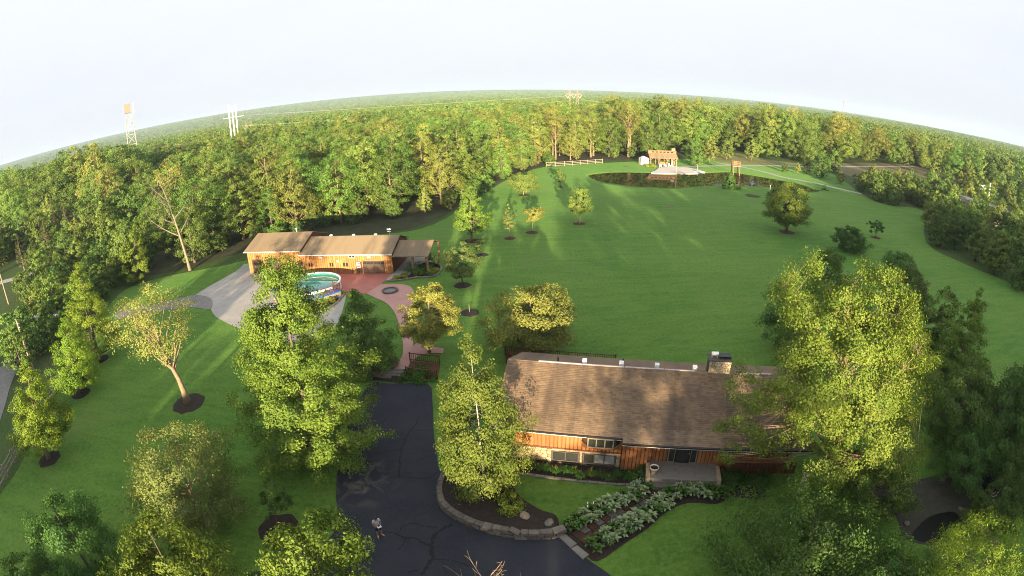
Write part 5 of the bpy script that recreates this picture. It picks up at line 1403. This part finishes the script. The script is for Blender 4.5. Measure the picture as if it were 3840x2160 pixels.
specimen('ash_tree', 'dark tree behind the left flank of the largest tree', (0, 0), (0, 0), 3.4, 'oval', .08, 'dark', 'barkgrey', 130, 8000, .22, None, gpos=P(1985, 880), H=8.2, clr=.22)
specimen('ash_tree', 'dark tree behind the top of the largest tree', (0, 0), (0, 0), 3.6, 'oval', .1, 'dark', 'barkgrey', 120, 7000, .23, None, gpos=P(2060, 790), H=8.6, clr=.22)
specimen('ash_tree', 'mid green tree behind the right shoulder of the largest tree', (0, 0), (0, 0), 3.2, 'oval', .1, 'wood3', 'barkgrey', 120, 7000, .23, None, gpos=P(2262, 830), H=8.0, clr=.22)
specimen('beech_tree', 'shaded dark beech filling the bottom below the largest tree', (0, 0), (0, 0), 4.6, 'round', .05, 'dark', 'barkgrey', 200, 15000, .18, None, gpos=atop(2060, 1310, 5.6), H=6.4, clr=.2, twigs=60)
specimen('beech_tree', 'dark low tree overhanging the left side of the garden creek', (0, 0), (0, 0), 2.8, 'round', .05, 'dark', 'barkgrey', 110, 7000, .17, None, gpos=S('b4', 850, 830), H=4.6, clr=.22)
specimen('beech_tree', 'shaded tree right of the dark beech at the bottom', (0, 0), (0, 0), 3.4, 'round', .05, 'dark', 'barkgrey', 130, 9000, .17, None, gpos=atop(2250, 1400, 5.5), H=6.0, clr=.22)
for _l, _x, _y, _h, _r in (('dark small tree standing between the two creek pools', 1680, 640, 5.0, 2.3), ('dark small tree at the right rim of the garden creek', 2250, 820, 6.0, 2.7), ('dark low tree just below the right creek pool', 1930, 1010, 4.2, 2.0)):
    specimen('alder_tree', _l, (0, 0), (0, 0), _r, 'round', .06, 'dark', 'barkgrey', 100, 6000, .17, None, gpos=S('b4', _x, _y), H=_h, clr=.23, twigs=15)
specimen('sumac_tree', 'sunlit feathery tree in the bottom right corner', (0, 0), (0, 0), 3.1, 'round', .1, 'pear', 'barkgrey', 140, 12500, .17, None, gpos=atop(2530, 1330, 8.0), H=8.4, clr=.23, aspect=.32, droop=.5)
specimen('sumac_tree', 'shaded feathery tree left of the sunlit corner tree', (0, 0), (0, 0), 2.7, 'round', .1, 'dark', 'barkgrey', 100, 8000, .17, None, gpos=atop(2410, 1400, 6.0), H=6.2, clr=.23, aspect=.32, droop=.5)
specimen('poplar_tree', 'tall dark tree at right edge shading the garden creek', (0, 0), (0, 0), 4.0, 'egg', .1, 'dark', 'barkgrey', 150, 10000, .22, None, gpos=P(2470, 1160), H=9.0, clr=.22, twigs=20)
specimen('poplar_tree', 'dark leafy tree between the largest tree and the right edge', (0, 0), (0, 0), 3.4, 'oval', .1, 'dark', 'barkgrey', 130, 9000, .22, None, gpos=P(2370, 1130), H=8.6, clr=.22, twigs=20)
specimen('pond_bush', 'dense dark bush growing at the near edge of the pond', (1837, 474), (1838, 432), 2.7, 'cone', .02, 'dark', 'barkgrey', 100, 4800, .26, None, cat='bush', clr=.24)
specimen('pond_bush', 'small dark bush at the right tip of the pond', (2074, 478), (2074, 463), 1.0, 'cone', .02, 'dark', 'barkgrey', 30, 900, .22, None, cat='bush', clr=.3)
# empty mulch ring with a stake on the lawn, and a bare patch further out
mulch_ring(P(1182, 787), 1.1, M['mulch'])
stk = MB().tube([(0, 0, 0), (0, 0, 1.0)], .035, 6).build('wooden_stake', M['greywood'], None, loc=(*P(1181, 787), .05)); tag(stk, 'short stake in an empty mulch ring on the lawn', 'stake')
mulch_ring(P(1688, 522), 1.0, M['dry']); mulch_ring(S('c3', 1035, 787), 1.2, M['dry']); mulch_ring(S('c3', 2180, 1050), 2.2, M['floor'])

# dead grey tree beside the barn wood
def bare_tree(name, label, g, H, seed, lean=(0, 0), bark='barkpale', tr=.2, n=9, spread=.35):
    r = np.random.default_rng(seed); t = thing(name, label, 'tree', (*g, 0)); mb = MB()
    def ax(z): k = z / H; return np.array([lean[0] * k ** 1.4 + .25 * math.sin(k * 5 + seed), lean[1] * k ** 1.4 + .2 * math.sin(k * 4), z])
    zs = np.linspace(0, H * .95, 10); mb.tube([ax(z) for z in zs], [tr * (1 - z / H * .92) * (1 + .5 * math.exp(-z * 2)) for z in zs], 7)
    mb.build('trunk', M[bark], t, True)
    for i in range(n):
        z = H * (.3 + .6 * (i + r.random()) / n); a = ax(z); az = r.random() * 6.28; l = H * spread * (1.15 - z / H) * (.7 + .6 * r.random())
        c = a + np.array([math.cos(az) * l, math.sin(az) * l, l * (.6 + .5 * r.random())]); mid = (a + c) / 2 + np.array([math.cos(az), math.sin(az), -.3]) * l * .15
        m2 = MB(); b = bez(a, mid, c, 6); r0 = tr * (1 - z / H) * .6 + .015; m2.tube(b, np.linspace(r0, .012, 6), 5)
        for k in range(4):
            p = b[2 + k % 4]; dv_ = r.normal(size=3); dv_[2] = abs(dv_[2]); dv_ /= np.linalg.norm(dv_); m2.tube(bez(p, p + dv_ * l * .2 + r.normal(size=3) * l * .05, p + dv_ * l * .45, 4), [r0 * .4, r0 * .3, .012, .008], 4)
        m2.build('limb', M[bark], t, True)
    return t
bare_tree('dead_tree', 'bare pale dead tree leaning left of the barn at the wood edge', hgt((481, 680), (400, 400))[0], 17.5, 4, (-4.5, .5), tr=.27, n=12)
bare_tree('bare_shrub', 'leafless reddish twigs rising at the bottom edge on the driveway', atop(1240, 1470, 3.0), 4.4, 8, (0, 0), 'barkwarm', .06, 11, .5)
bare_tree('fallen_limb', 'two pale bare limbs leaning over the garden creek', S('b4', 2000, 870), 2.6, 11, (2.4, 1.2), 'barkwhite', .07, 2, .6)

# shrubs
def shrub(label, g, H, R, leaf, nleaf=1400, ls=.13, seed=1, group=None, name='shrub', shape='round'):
    ms = grow(name, seed, H, H * .12, R, shape, 36, nleaf, ls, L[leaf], M['barkgrey'], clr=.34, limbs=6, tr=.04)
    return plant_tree(name, label, 'shrub', ms, g, 1, 0, group)
shrub('yellow green feathery shrub in the middle of the birch bed', S('b3', 30, 850), 1.25, .95, 'shrubyellow', 2600, .12, 3)
shrub('small yellow shrub near the curve of the retaining wall', S('b2', 1890, 785), .7, .65, 'shrubyellow', 1300, .11, 4)
shrub('reddish green low shrub under the birch at the lawn edge', S('b2', 2250, 660), .9, .7, 'plum', 1300, .11, 5)
for i, (x, y, h, r_, lf, lb) in enumerate(((1835, 545, 1.7, 1.4, 'lily', 'large dark round shrub in the bed by the carport'), (1865, 560, 1.0, .8, 'maple', 'mid green shrub beside the large one in the carport bed'), (1655, 600, .6, .6, 'shrubyellow', 'leftmost lime green mound in the carport bed'),
        (1730, 582, .6, .6, 'shrubyellow', 'second lime green mound in the carport bed'), (1970, 560, .9, .9, 'maple', 'light green leafy mound near the bend of the carport bed'), (2015, 535, .7, .6, 'shrubyellow', 'rightmost lime green mound in the carport bed'), (1985, 475, 2.0, 1.1, 'dark', 'tall dark shrub beside the carport post'), (1930, 530, 1.1, .8, 'dark', 'dark shrub in the middle of the carport bed'))):
    shrub(lb, S('c6', x, y), h, r_, lf, 1300, .16, 10 + i)
for i, (x, y, h, r_, lf, lb) in enumerate(((765, 530, .75, .7, 'shrubyellow', 'lime green round mound in the bed below the pool'), (690, 470, 1.2, 1.0, 'lily', 'leafy shrub below the pool deck rail'), (860, 430, .9, .9, 'dark', 'dark low shrub at the corner of the pool deck'), (620, 520, 1.2, 1.0, 'dark', 'dark shrub left of the lime mound below the pool'), (300, 640, 1.6, 1.5, 'lily', 'leafy shrub at the front of the pool bed'))):
    shrub(lb, S('d4', x, y), h, r_, lf, 1200, .16, 30 + i)
for i, (x, y, h, r_, lf, lb) in enumerate(((900, 640, 1.1, 1.2, 'sedge', 'clump of dry ornamental grass left of the flagstones'), (720, 760, 1.0, 1.1, 'sedge', 'lower clump of dry ornamental grass above the driveway end'), (450, 860, .8, 1.1, 'plum', 'brownish low shrub at the driveway corner'), (1640, 880, 1.0, 1.2, 'lily', 'green shrub below the side deck rail'), (1850, 900, 1.1, 1.3, 'lily', 'second green shrub below the side deck near the birch'), (1100, 590, .9, .7, 'sedge', 'small dry grass clump beside the pink path'))):
    shrub(lb, S('d7', x, y), h, r_, lf, 1500, .16, 40 + i)
kerb_stones('grass_bed_edging', 'rough stone edging curving round the dry grasses left of the flagstones', 'edging', smooth(SS('d7', (460, 640), (320, 720), (260, 800), (300, 900), (430, 945), (570, 930)), 4, False), .25, .2, .5, .03)
shrub('yellow flowering shrub row end at the corner of the pavilion', S('c3', 1240, 785), 1.2, 1.5, 'shrubyellow', 900, .25, 60)
shrub('yellow flowering shrub nearest the pavilion slab', S('c3', 1275, 790), 1.0, 1.3, 'shrubyellow', 800, .25, 61)
for i, (x, y, lb) in enumerate(((10.0, -2.2, 'dark shrub under the porch rail beside the stone stoop'), (15.5, -.4, 'leafy shrub against the porch base near the stoop'), (17.2, -.6, 'leafy shrub against the porch base under the large tree'), (8.9, -.5, 'dark groundcover mound in the house corner by the pot'))):
    shrub(lb, hp(x if i else 14.9, y if i else -.9), .9, .9, 'dark', 1600, .13, 70 + i)

# hostas along the front walk
def leaf_blade(mat, l, wd, arch):
    m = MB(); nseg = 4
    for i in range(nseg + 1):
        t = i / nseg; wv_ = wd * math.sin(math.pi * (t * .86 + .07)) ** .8 / 2; z = arch * math.sin(math.pi * t * .8); x = l * t
        m.v += [(x, -wv_, z + wv_ * .25), (x, 0, z), (x, wv_, z + wv_ * .25)]
    for i in range(nseg):
        for j in range(2): a = i * 3 + j; m.f.append((a, a + 3, a + 4, a + 1)); m.m.append(0)
    return m.mesh('leaf', mat, True)
HB = {k: [leaf_blade(L[k], .42, .18, .18), leaf_blade(L[k], .36, .15, .24)] for k in ('hosta', 'hostavar')}
def hosta(label, g, size, kind, seed, group):
    r = random.Random(seed); t = thing('hosta_plant', label, 'plant', (*g, .05), r.random() * 6, group, size)
    nl = 26
    for i in range(nl):
        ring = i % 3; az = i * 2.4 + r.uniform(-.3, .3)
        o = link('leaf', HB[kind][r.randrange(2)], t, (.05 * math.cos(az), .05 * math.sin(az), .12 + ring * .10), az, (1.0 - ring * .18) * r.uniform(.85, 1.15))
        o.rotation_euler = (r.uniform(-.25, .25), -.15 - ring * .42 + r.uniform(-.1, .1), az)
    if r.random() < .22:
        for k in range(3):
            st_ = MB()
            x, y = r.uniform(-.15, .15), r.uniform(-.15, .15); st_.tube([(x, y, .2), (x * 1.6, y * 1.6, .62)], .008, 4)
            for q in range(3): st_.box(x * 1.6 - .015, x * 1.6 + .015, y * 1.6 - .015, y * 1.6 + .015, .5 + q * .06, .54 + q * .06)
            st_.build('flower_spike', M['lilac'], t)
rowA = smooth(SS('b3', (570, 1010), (700, 950), (820, 870), (950, 820), (1080, 770), (1200, 700), (1260, 650)), 3, False)
rowB = smooth(SS('b3', (800, 1210), (920, 1120), (1050, 1030), (1180, 980), (1290, 880), (1400, 810), (1520, 730), (1640, 690), (1740, 710), (1880, 730), (1980, 730)), 3, False)
def walkline(line, step):
    cum = [0]
    for a, b in zip(line, line[1:]): cum.append(cum[-1] + math.dist(a, b))
    s = 0
    while s < cum[-1]:
        k = max(j for j in range(len(cum) - 1) if cum[j] <= s); t = (s - cum[k]) / (cum[k + 1] - cum[k]); a, b = line[k], line[k + 1]
        d_ = Vector((b[0] - a[0], b[1] - a[1])).normalized()
        yield (a[0] + (b[0] - a[0]) * t, a[1] + (b[1] - a[1]) * t), (-d_.y, d_.x), s / cum[-1]
        s += step
for rname, line in (('left', rowA), ('right', rowB)):
    for i, (p, nv, t) in enumerate(walkline(line, .62)):
        for s in (-1, 1):
            kind = 'hosta' if (i + (s > 0)) % 4 == 0 or t > .93 or (i < 2) else 'hostavar'
            lb = ('white edged' if kind == 'hostavar' else 'plain green') + ' hosta in the ' + ('row between front walk and small lawn' if rname == 'left' else 'row between front walk and lower lawn')
            hosta(lb, (p[0] + nv[0] * s * .33 + rng.uniform(-.08, .08), p[1] + nv[1] * s * .33 + rng.uniform(-.08, .08)), rng.uniform(.95, 1.3), kind, i * 7 + s + (100 if rname == 'left' else 0), 'hostas %s' % ('beside the small lawn' if rname == 'left' else 'beside the lower lawn') + (' with white edges' if kind == 'hostavar' else ' in plain green'))
# daylilies under the windows
def daylily(label, g, seed, group):
    r = np.random.default_rng(seed); n_ = 110; az = r.random(n_) * 6.28; l = .45 + .35 * r.random(n_); q = []
    b = np.stack([.14 * r.normal(size=n_), .14 * r.normal(size=n_), np.zeros(n_)], 1); d_ = np.stack([np.cos(az), np.sin(az), np.zeros(n_)], 1); pr_ = np.stack([-np.sin(az), np.cos(az), np.zeros(n_)], 1) * .018
    m1 = b + d_ * (l * .45)[:, None] + np.array([0, 0, 1]) * (l * .75)[:, None]; e = b + d_ * (l * .95)[:, None] + np.array([0, 0, 1]) * (l * .55)[:, None]
    V = np.concatenate([np.stack([b - pr_, b + pr_, m1 + pr_, m1 - pr_], 1), np.stack([m1 - pr_, m1 + pr_, e + pr_ * .2, e - pr_ * .2], 1)])
    t = thing('daylily_plant', label, 'plant', (*g, .05), 0, group, .68)
    link('foliage', quads_mesh('foliage', V, [L['lily']]), t)
    fm = MB()
    for k in range(1 if seed % 2 else 0):
        x, y = r.uniform(-.3, .3), r.uniform(-.3, .3); z = .72 + .2 * r.random()
        m_ = MB().tube([(x * .4, y * .4, 0), (x, y, z)], .007, 4)
        for p in range(6): a = p * 1.047; m_.quad((x, y, z), (x + .05 * math.cos(a - .3), y + .05 * math.sin(a - .3), z + .05), (x + .07 * math.cos(a), y + .07 * math.sin(a), z + .06), (x + .05 * math.cos(a + .3), y + .05 * math.sin(a + .3), z + .05))
        m_.build('flower', M['orange'], t)
for i in range(15): daylily('orange flowering daylily clump in the bed under the house windows', hp(.2 + i * .6 + rng.uniform(-.15, .15), -.75 + rng.uniform(-.3, .3)), 200 + i, 'daylilies under the house windows')

# ------------------------------------------------------------------ the woods
VAR = []
for i, (H, b, R, sh, lf, bk, ncl, nl, ls, kw) in enumerate((
        (16, .12, 5.2, 'oval', 'wood', 'barkwarm', 170, 11000, .31, dict(clr=.18, spray=.6)),
        (17, .16, 4.9, 'egg', 'wood2', 'barkwarm', 160, 10500, .31, dict(clr=.18, spray=.8, fork=.4)),
        (14, .08, 5.2, 'round', 'wood3', 'barkgrey', 170, 10500, .31, dict(clr=.18)),
        (19, .26, 3.6, 'oval', 'wood2', 'barkwarm', 140, 8500, .31, dict(clr=.22, twigs=30, fork=.6)),
        (16, .15, 5.7, 'vase', 'wood', 'barkwarm', 180, 11000, .31, dict(clr=.17, spray=.9, fork=.5)),
        (18, .40, 3.6, 'vase', 'gold', 'barkwarm', 80, 3000, .31, dict(clr=.24, twigs=60, fork=.8, limbs=16)),
        (15, .08, 4.8, 'pyramid', 'wood', 'barkgrey', 170, 10500, .31, dict(clr=.18)))):
    VAR.append((grow('wood_tree_%d' % i, 300 + i, H, H * b, R, sh, ncl, nl, ls, L[lf], M[bk], **kw), H))
PINE = grow('pine_mesh', 411, 13, 3, 2.6, 'cone', 110, 4200, .34, L['pine'], M['barkwarm'], clr=.24, flat=.35, aspect=.25)
EDGE = [(-500, 150), (-200, 128), (-125, 120), (-85, 106), (-71, 80), (-64, 77), (-55, 79), (-47, 87), (-37, 97), (-21, 99), (-15, 107), (-6, 139), (2, 158), (14, 182), (34, 189), (54, 195), (76, 209), (88, 220), (100, 220), (110, 213), (131, 205), (148, 206), (166, 208), (203, 211), (222, 203), (300, 196), (600, 215)]
EX, EY = [e[0] for e in EDGE], [e[1] for e in EDGE]
wr = np.random.default_rng(21)
cand = []
y = 70.0
while y < 620:
    sp = 7.2 if y < 260 else 8.2
    x = -760.0
    while x < 760:
        px, py = x + wr.uniform(-.45, .45) * sp, y + wr.uniform(-.45, .45) * sp
        ye = np.interp(px, EX, EY)
        if py > ye and abs(math.degrees(math.atan2(px, py))) < 68: cand.append((px, py, py - ye))
        x += sp
    y += sp
cand = [c for c in cand if not (math.dist(c[:2], P(165, 588)) < 14)]
cand.sort(key=lambda c: math.hypot(c[0], c[1]))
def zone(x, y):
    az = math.degrees(math.atan2(x, y))
    if az < -32: return ('leafy tree in the thick wood at the far left', 'trees of the left wood')
    if az < -2: return ('leafy tree in the tall wood behind the barn', 'trees of the wood behind the barn')
    if az < 24: return ('tree in the sunlit wood behind the pond pavilion', 'trees of the wood behind the pond')
    return ('tree in the wood beyond the gravel paths on the right', 'trees of the right wood')
ADJ = ('full round topped', 'yellow green egg shaped', 'dark green broad', 'tall slender yellowish', 'wide spreading vase shaped', 'sparse half bare', 'broad conical')
ADS = ('mid green oval', 'dull green rounded', 'yellow green egg shaped', 'dark green bushy', 'tall dull green')
def pick_var(x, y, dpt, r):
    az = math.degrees(math.atan2(x, y))
    if az > 0: p = [.16, .18, .08, .22, .10, .20, .06] if dpt < 25 else [.2, .2, .1, .16, .16, .12, .06]
    elif az < -32: p = [.28, .12, .2, .06, .2, .04, .10]
    else: p = [.26, .16, .10, .08, .26, .05, .09]
    return int(r.choice(7, p=p))
NEAR = 300
def zscale(x, y):
    az, d = math.degrees(math.atan2(x, y)), math.hypot(x, y)
    return 1.35 if az < -41 and d < 260 else 1.12 if 10 < az < 38 and d < 330 else .93 if az > -41 else 1.0
for i, (x, y, dpt) in enumerate(cand[:NEAR]):
    v = pick_var(x, y, dpt, wr); lb, gp = zone(x, y); (ms, H) = VAR[v]
    s = wr.uniform(.74, 1.2) * (.92 if dpt < 6 else 1.0) * zscale(x, y)
    lb = ADJ[v] + ' ' + lb.replace('leafy ', '') + (', front row' if dpt < 7 else '')
    plant_tree('wood_tree', lb, 'tree', ms, (x, y), s, wr.random() * 6.28, gp)

# far woods: one mass, instanced on points
src = bpy.data.collections.new('far_wood_kinds')
def source(i, ms):
    o = bpy.data.objects.new('kind_%02d' % i, ms[1]); src.objects.link(o); return o
for i in range(7): source(i, VAR[i][0])
lowv = []
for i, (lf, R, sh) in enumerate((('wood', 4.8, 'oval'), ('wood2', 4.4, 'egg'), ('wood3', 4.8, 'round'), ('wood', 5.2, 'vase'))):
    source(7 + i, grow('far_tree', 500 + i, 15, 2.5, R, sh, 60, 700, 1.15, L[lf], M['barkgrey'], clr=.24, limbs=3))
for i, lf in enumerate(('wood', 'wood3', 'wood2')):
    lb_ = [(wr.uniform(-9, 9), wr.uniform(-9, 9), wr.uniform(6, 11), wr.uniform(4, 7), wr.uniform(4, 7), wr.uniform(4, 6)) for _ in range(7)]
    source(11 + i, grow('far_clump', 520 + i, 16, 2.5, 10, 'round', 60, 800, 2.3, L[lf], M['barkgrey'], lobes=lb_, clr=.3, limbs=2))
pts, idx, scl, rot = [], [], [], []
for (x, y, dpt) in cand[NEAR:]:
    d = math.hypot(x, y); pts.append((x, y, 0)); scl.append(wr.uniform(.72, 1.25) * zscale(x, y)); rot.append(wr.random() * 6.28)
    idx.append(pick_var(x, y, dpt, wr) if d < 330 else 7 + int(wr.integers(4)))
def scatter(r0, r1, sp, kinds, s0, s1):
    n = int(math.radians(136) * .5 * (r1 * r1 - r0 * r0) / (sp * sp))
    rr_ = np.sqrt(wr.random(n) * (r1 * r1 - r0 * r0) + r0 * r0); az = (wr.random(n) - .5) * math.radians(136)
    for r_, a in zip(rr_, az):
        x, y = r_ * math.sin(a), r_ * math.cos(a)
        if y < 640 and r0 < 640 and abs(x) < 760: continue
        if y < np.interp(x, EX, EY): continue
        pts.append((x, y, HILL(r_, math.pi / 2 - a) - .5)); idx.append(kinds[int(wr.integers(len(kinds)))]); scl.append(wr.uniform(s0, s1)); rot.append(wr.random() * 6.28)
scatter(500, 1100, 9.0, (7, 8, 9, 10), .72, 1.08)
scatter(1050, 2300, 19, (11, 12, 13), .6, 1.0)
scatter(2200, 5600, 29, (11, 12, 13), .7, 1.15)
me = bpy.data.meshes.new('far_forest'); me.from_pydata(pts, [], [])
for nm, tp, dat in (('kind', 'INT', idx), ('size', 'FLOAT', scl), ('spin', 'FLOAT', rot)):
    at = me.attributes.new(nm, tp, 'POINT'); at.data.foreach_set('value', dat)
far = link('far_forest', me); far['kind'] = 'stuff'; far['label'] = 'mass of far woods reaching to the horizon'
ng = bpy.data.node_groups.new('far_forest_nodes', 'GeometryNodeTree')
ng.interface.new_socket('Geometry', in_out='INPUT', socket_type='NodeSocketGeometry'); ng.interface.new_socket('Geometry', in_out='OUTPUT', socket_type='NodeSocketGeometry')
N = ng.nodes; gi, go = N.new('NodeGroupInput'), N.new('NodeGroupOutput')
iop, ci = N.new('GeometryNodeInstanceOnPoints'), N.new('GeometryNodeCollectionInfo')
ci.inputs['Collection'].default_value = src; ci.inputs['Separate Children'].default_value = True; ci.inputs['Reset Children'].default_value = True
iop.inputs['Pick Instance'].default_value = True
def named(nm, tp):
    a = N.new('GeometryNodeInputNamedAttribute'); a.data_type = tp; a.inputs['Name'].default_value = nm; return a.outputs['Attribute']
cb = N.new('ShaderNodeCombineXYZ'); ng.links.new(named('spin', 'FLOAT'), cb.inputs['Z'])
cs = N.new('ShaderNodeCombineXYZ'); sz_ = named('size', 'FLOAT')
for k in 'XYZ': ng.links.new(sz_, cs.inputs[k])
ng.links.new(gi.outputs[0], iop.inputs['Points']); ng.links.new(ci.outputs[0], iop.inputs['Instance']); ng.links.new(named('kind', 'INT'), iop.inputs['Instance Index'])
ng.links.new(cb.outputs[0], iop.inputs['Rotation']); ng.links.new(cs.outputs[0], iop.inputs['Scale']); ng.links.new(iop.outputs[0], go.inputs[0])
far.modifiers.new('scatter', 'NODES').node_group = ng

# belts of smaller trees round the lawn
SM = []
for i, (H, b, R, sh, lf, nl) in enumerate(((8.5, .1, 3.0, 'oval', 'wood', 4200), (7, .08, 3.0, 'round', 'wood3', 4200), (9.5, .1, 2.7, 'egg', 'wood2', 4200), (6.5, .05, 2.8, 'round', 'dark', 4000), (10, .18, 3.2, 'oval', 'wood3', 4500))):
    SM.append(grow('belt_tree_%d' % i, 600 + i, H, H * b, R, sh, 100, nl, .34, L[lf], M['barkwarm' if i % 2 else 'barkgrey'], clr=.22))
def belt(poly, sp, label, group, smin, smax, kinds=(0, 1, 2, 3, 4), seed=5, keep=1.0):
    r = np.random.default_rng(seed); xs, ys = [p[0] for p in poly], [p[1] for p in poly]; n_ = 0
    yv = min(ys)
    while yv < max(ys):
        xv = min(xs)
        while xv < max(xs):
            p = (xv + r.uniform(-.4, .4) * sp, yv + r.uniform(-.4, .4) * sp)
            if inside(p, poly) and r.random() < keep:
                kk = kinds[int(r.integers(len(kinds)))]
                plant_tree('belt_tree', ADS[kk] + ' ' + label, 'tree', SM[kk], p, r.uniform(smin, smax), r.random() * 6.28, group); n_ += 1
            xv += sp
        yv += sp
    return n_
nb = 0; br2 = np.random.default_rng(31)
nb += belt([P(2160, 480), P(2215, 512), P(2320, 528), P(2330, 505), P(2290, 470), P(2200, 460)], 4.6, 'tree in the clump between gravel path and right lawn edge', 'trees of the clump by the gravel path', .55, .9, seed=3)
nb += belt([P(2322, 545), P(2338, 615), P(2445, 672), P(2600, 752), (120, 62), (150, 100), P(2420, 520)], 6.0, 'tree in the belt along the right edge of the lawn', 'trees of the right lawn belt', .7, 1.05, (0, 1, 2, 4), seed=4)
nb += belt([P(2330, 500), P(2420, 520), (150, 100), (260, 120), (260, 185), P(2330, 470)], 10, 'tree scattered over the field beyond the right belt', 'trees scattered beyond the right belt', .8, 1.25, (0, 2, 4, 3), seed=6, keep=.8)
nb += belt([P(25, 960), P(60, 850), P(150, 760), P(250, 690), P(300, 735), P(220, 790), P(130, 890), P(80, 990)], 4.2, 'tree in the hedge between left lawn and side road', 'trees of the left hedge', .55, .85, (1, 3, 4, 0), seed=7)
nb += belt([P(40, 700), P(110, 650), P(210, 640), P(270, 690), P(160, 770), P(75, 800)], 6.2, 'tree of the loose hedge above the pale side road', 'trees above the side road', .6, .95, (1, 3, 4, 0), seed=18, keep=.75)
nb += belt([P(200, 660), P(300, 640), P(380, 670), P(330, 720), P(260, 720)], 5.0, 'tree at the corner where left hedge meets the wood', 'trees at the left wood corner', .8, 1.1, (1, 3, 4), seed=8)
nb += belt([P(2230, 900), P(2330, 860), P(2576, 1080), P(2576, 1250), P(2400, 1150), P(2300, 1050)], 5.0, 'tree standing in shade right of the largest tree', 'dark trees right of the largest tree', .6, .85, (1, 3, 4), seed=12)
under = [(-66, 80), (-50, 88), (-36, 99), (-20, 102), (-12, 112), (-4, 142), (5, 165), (16, 184), (40, 192), (60, 199), (84, 219), (102, 222), (112, 215), (132, 207)]
for i, (p, nv, t) in enumerate(walkline(under, 4.3)):
    if br2.random() < .75: plant_tree('belt_tree', 'low leafy tree in the undergrowth along the foot of the wood', 'tree', SM[int(br2.integers(5))], (p[0] + br2.uniform(-2, 2), p[1] + br2.uniform(-1, 3)), br2.uniform(.35, .7), br2.random() * 6, 'low trees at the wood foot')
nb += belt([(-150, 92), (-112, 98), (-96, 84), (-76, 84), (-72, 100), (-88, 122), (-150, 126)], 8.0, 'tree of the loose grove round the white neighbouring house', 'trees round the white house', 1.0, 1.5, (0, 1, 4, 2), seed=15, keep=.8)
nb += belt([P(-60, 720), P(0, 690), P(30, 640), P(-30, 600), P(-120, 640)], 7.0, 'tree at the left picture edge beyond the pale road', 'dark trees at the left edge', .9, 1.2, (1, 3, 4), seed=16)
specimen('cone_tree', 'bright green conical tree at the corner of left wood and lawn', (345, 712), (338, 558), 2.6, 'egg', .08, 'maple', 'barkgrey', 110, 5500, .26, None, clr=.23)
for i, (bx, by, s, lb) in enumerate(((65, 690, .75, 'dark young pine nearest the pale road on far left'), (20, 650, 1.1, 'tall pine at the left picture edge above the pale road'), (178, 612, .95, 'rust tinted pine in front of the white neighbouring house'), (150, 615, 1.0, 'leftmost of the rust tinted pines by the white house'), (125, 640, .8, 'pine standing left of the rust tinted pair'), (230, 606, .85, 'pine right of the white neighbouring house'))):
    plant_tree('pine_tree', lb, 'tree', PINE, P(bx, by), s, i * 1.3)
for i, (sx, x, y, h, v, lb) in enumerate((('c4', 475, 885, 8.5, 1, 'broad olive tree on the slope above the gravel path'), ('c4', 590, 835, 10, 0, 'tall green tree at the left of the dry field'), ('c4', 350, 850, 6.5, 2, 'tree left of the broad olive tree on the slope'), ('c4', 650, 940, 5, 2, 'small yellow tree on the grass below the dry field'), ('c4', 265, 850, 4.5, 2, 'small tree on the slope just above the pond path'), ('c3', 1680, 795, 7.5, 0, 'bright green tree on the bank right of the pavilion'), ('c3', 1620, 750, 9, 4, 'darker tree behind the bright one right of the pavilion'), ('c3', 1790, 745, 11, 2, 'tall tree with bare lower trunk right of the pavilion'), ('c3', 1940, 720, 9, 0, 'slim tree on the tan slope'), ('c3', 2165, 730, 10, 2, 'tall slim tree on the tan slope near the platform'), ('c4', 150, 835, 3, 3, 'tiny tree beside the pond path'), ('c3', 50, 800, 5, 3, 'dense bushy tree at the rough grass left of the rail fence'), ('c3', 350, 780, 4, 3, 'dark bush at the left end of the rail fence'))):
    plant_tree('slope_tree', lb, 'tree', SM[v], S(sx, x, y), h / (8.5, 7, 9.5, 6.5, 10)[v], i * .9)

# trees standing behind the photographer; the evening sun comes over and between them
br_ = np.random.default_rng(77)
def back_tree(x, y, h, ms, h0): plant_tree('windbreak_tree', 'tree standing behind the viewpoint out of view', 'tree', ms, (x, y), h / h0, br_.random() * 6.28, 'trees behind the viewpoint')
x = -150.0
while x < -5:
    if abs(x + 36) > 1.2: back_tree(x, -30 + br_.uniform(-2, 2), br_.uniform(9.6, 11.0), SM[1 if br_.random() < .5 else 3], 7 if 0 else 6.8)
    x += 2.1
for x, h in ((-2.2, 9.5), (.6, 8.0), (3.6, 8.2), (6.6, 8.2), (18, 9), (21, 9.4), (24.5, 9), (27.5, 9.6)): back_tree(x, -30, h, SM[1], 7)
for x, h in ((9.8, 20), (11.6, 20)): back_tree(x, -32, h, VAR[0][0], 16)
x = 29.5
while x < 118: back_tree(x, -32 + br_.uniform(-3, 3), br_.uniform(21.5, 24), VAR[int(br_.choice([0, 2, 4]))][0], 15.5); x += 5.0
x = 32.0
while x < 118: back_tree(x, -46 + br_.uniform(-2, 2), br_.uniform(23, 25.5), VAR[int(br_.choice([0, 2, 4]))][0], 15.5); x += 5.5

# ------------------------------------------------------------------ evening haze
hm, nt, p_ = new_mat('haze_air')
nt.nodes.remove(p_)
pv = nt.nodes.new('ShaderNodeVolumePrincipled')
pv.inputs['Color'].default_value = (.50, .63, .84, 1); pv.inputs['Density'].default_value = HAZE if 'HAZE' in globals() else 1.0e-4; pv.inputs['Anisotropy'].default_value = 0.0
nt.links.new(pv.outputs[0], nt.nodes['Material Output'].inputs['Volume'])
haze = MB().box(-7200, 7200, -7200, 7200, -2, 150).build('haze', hm); haze['kind'] = 'stuff'
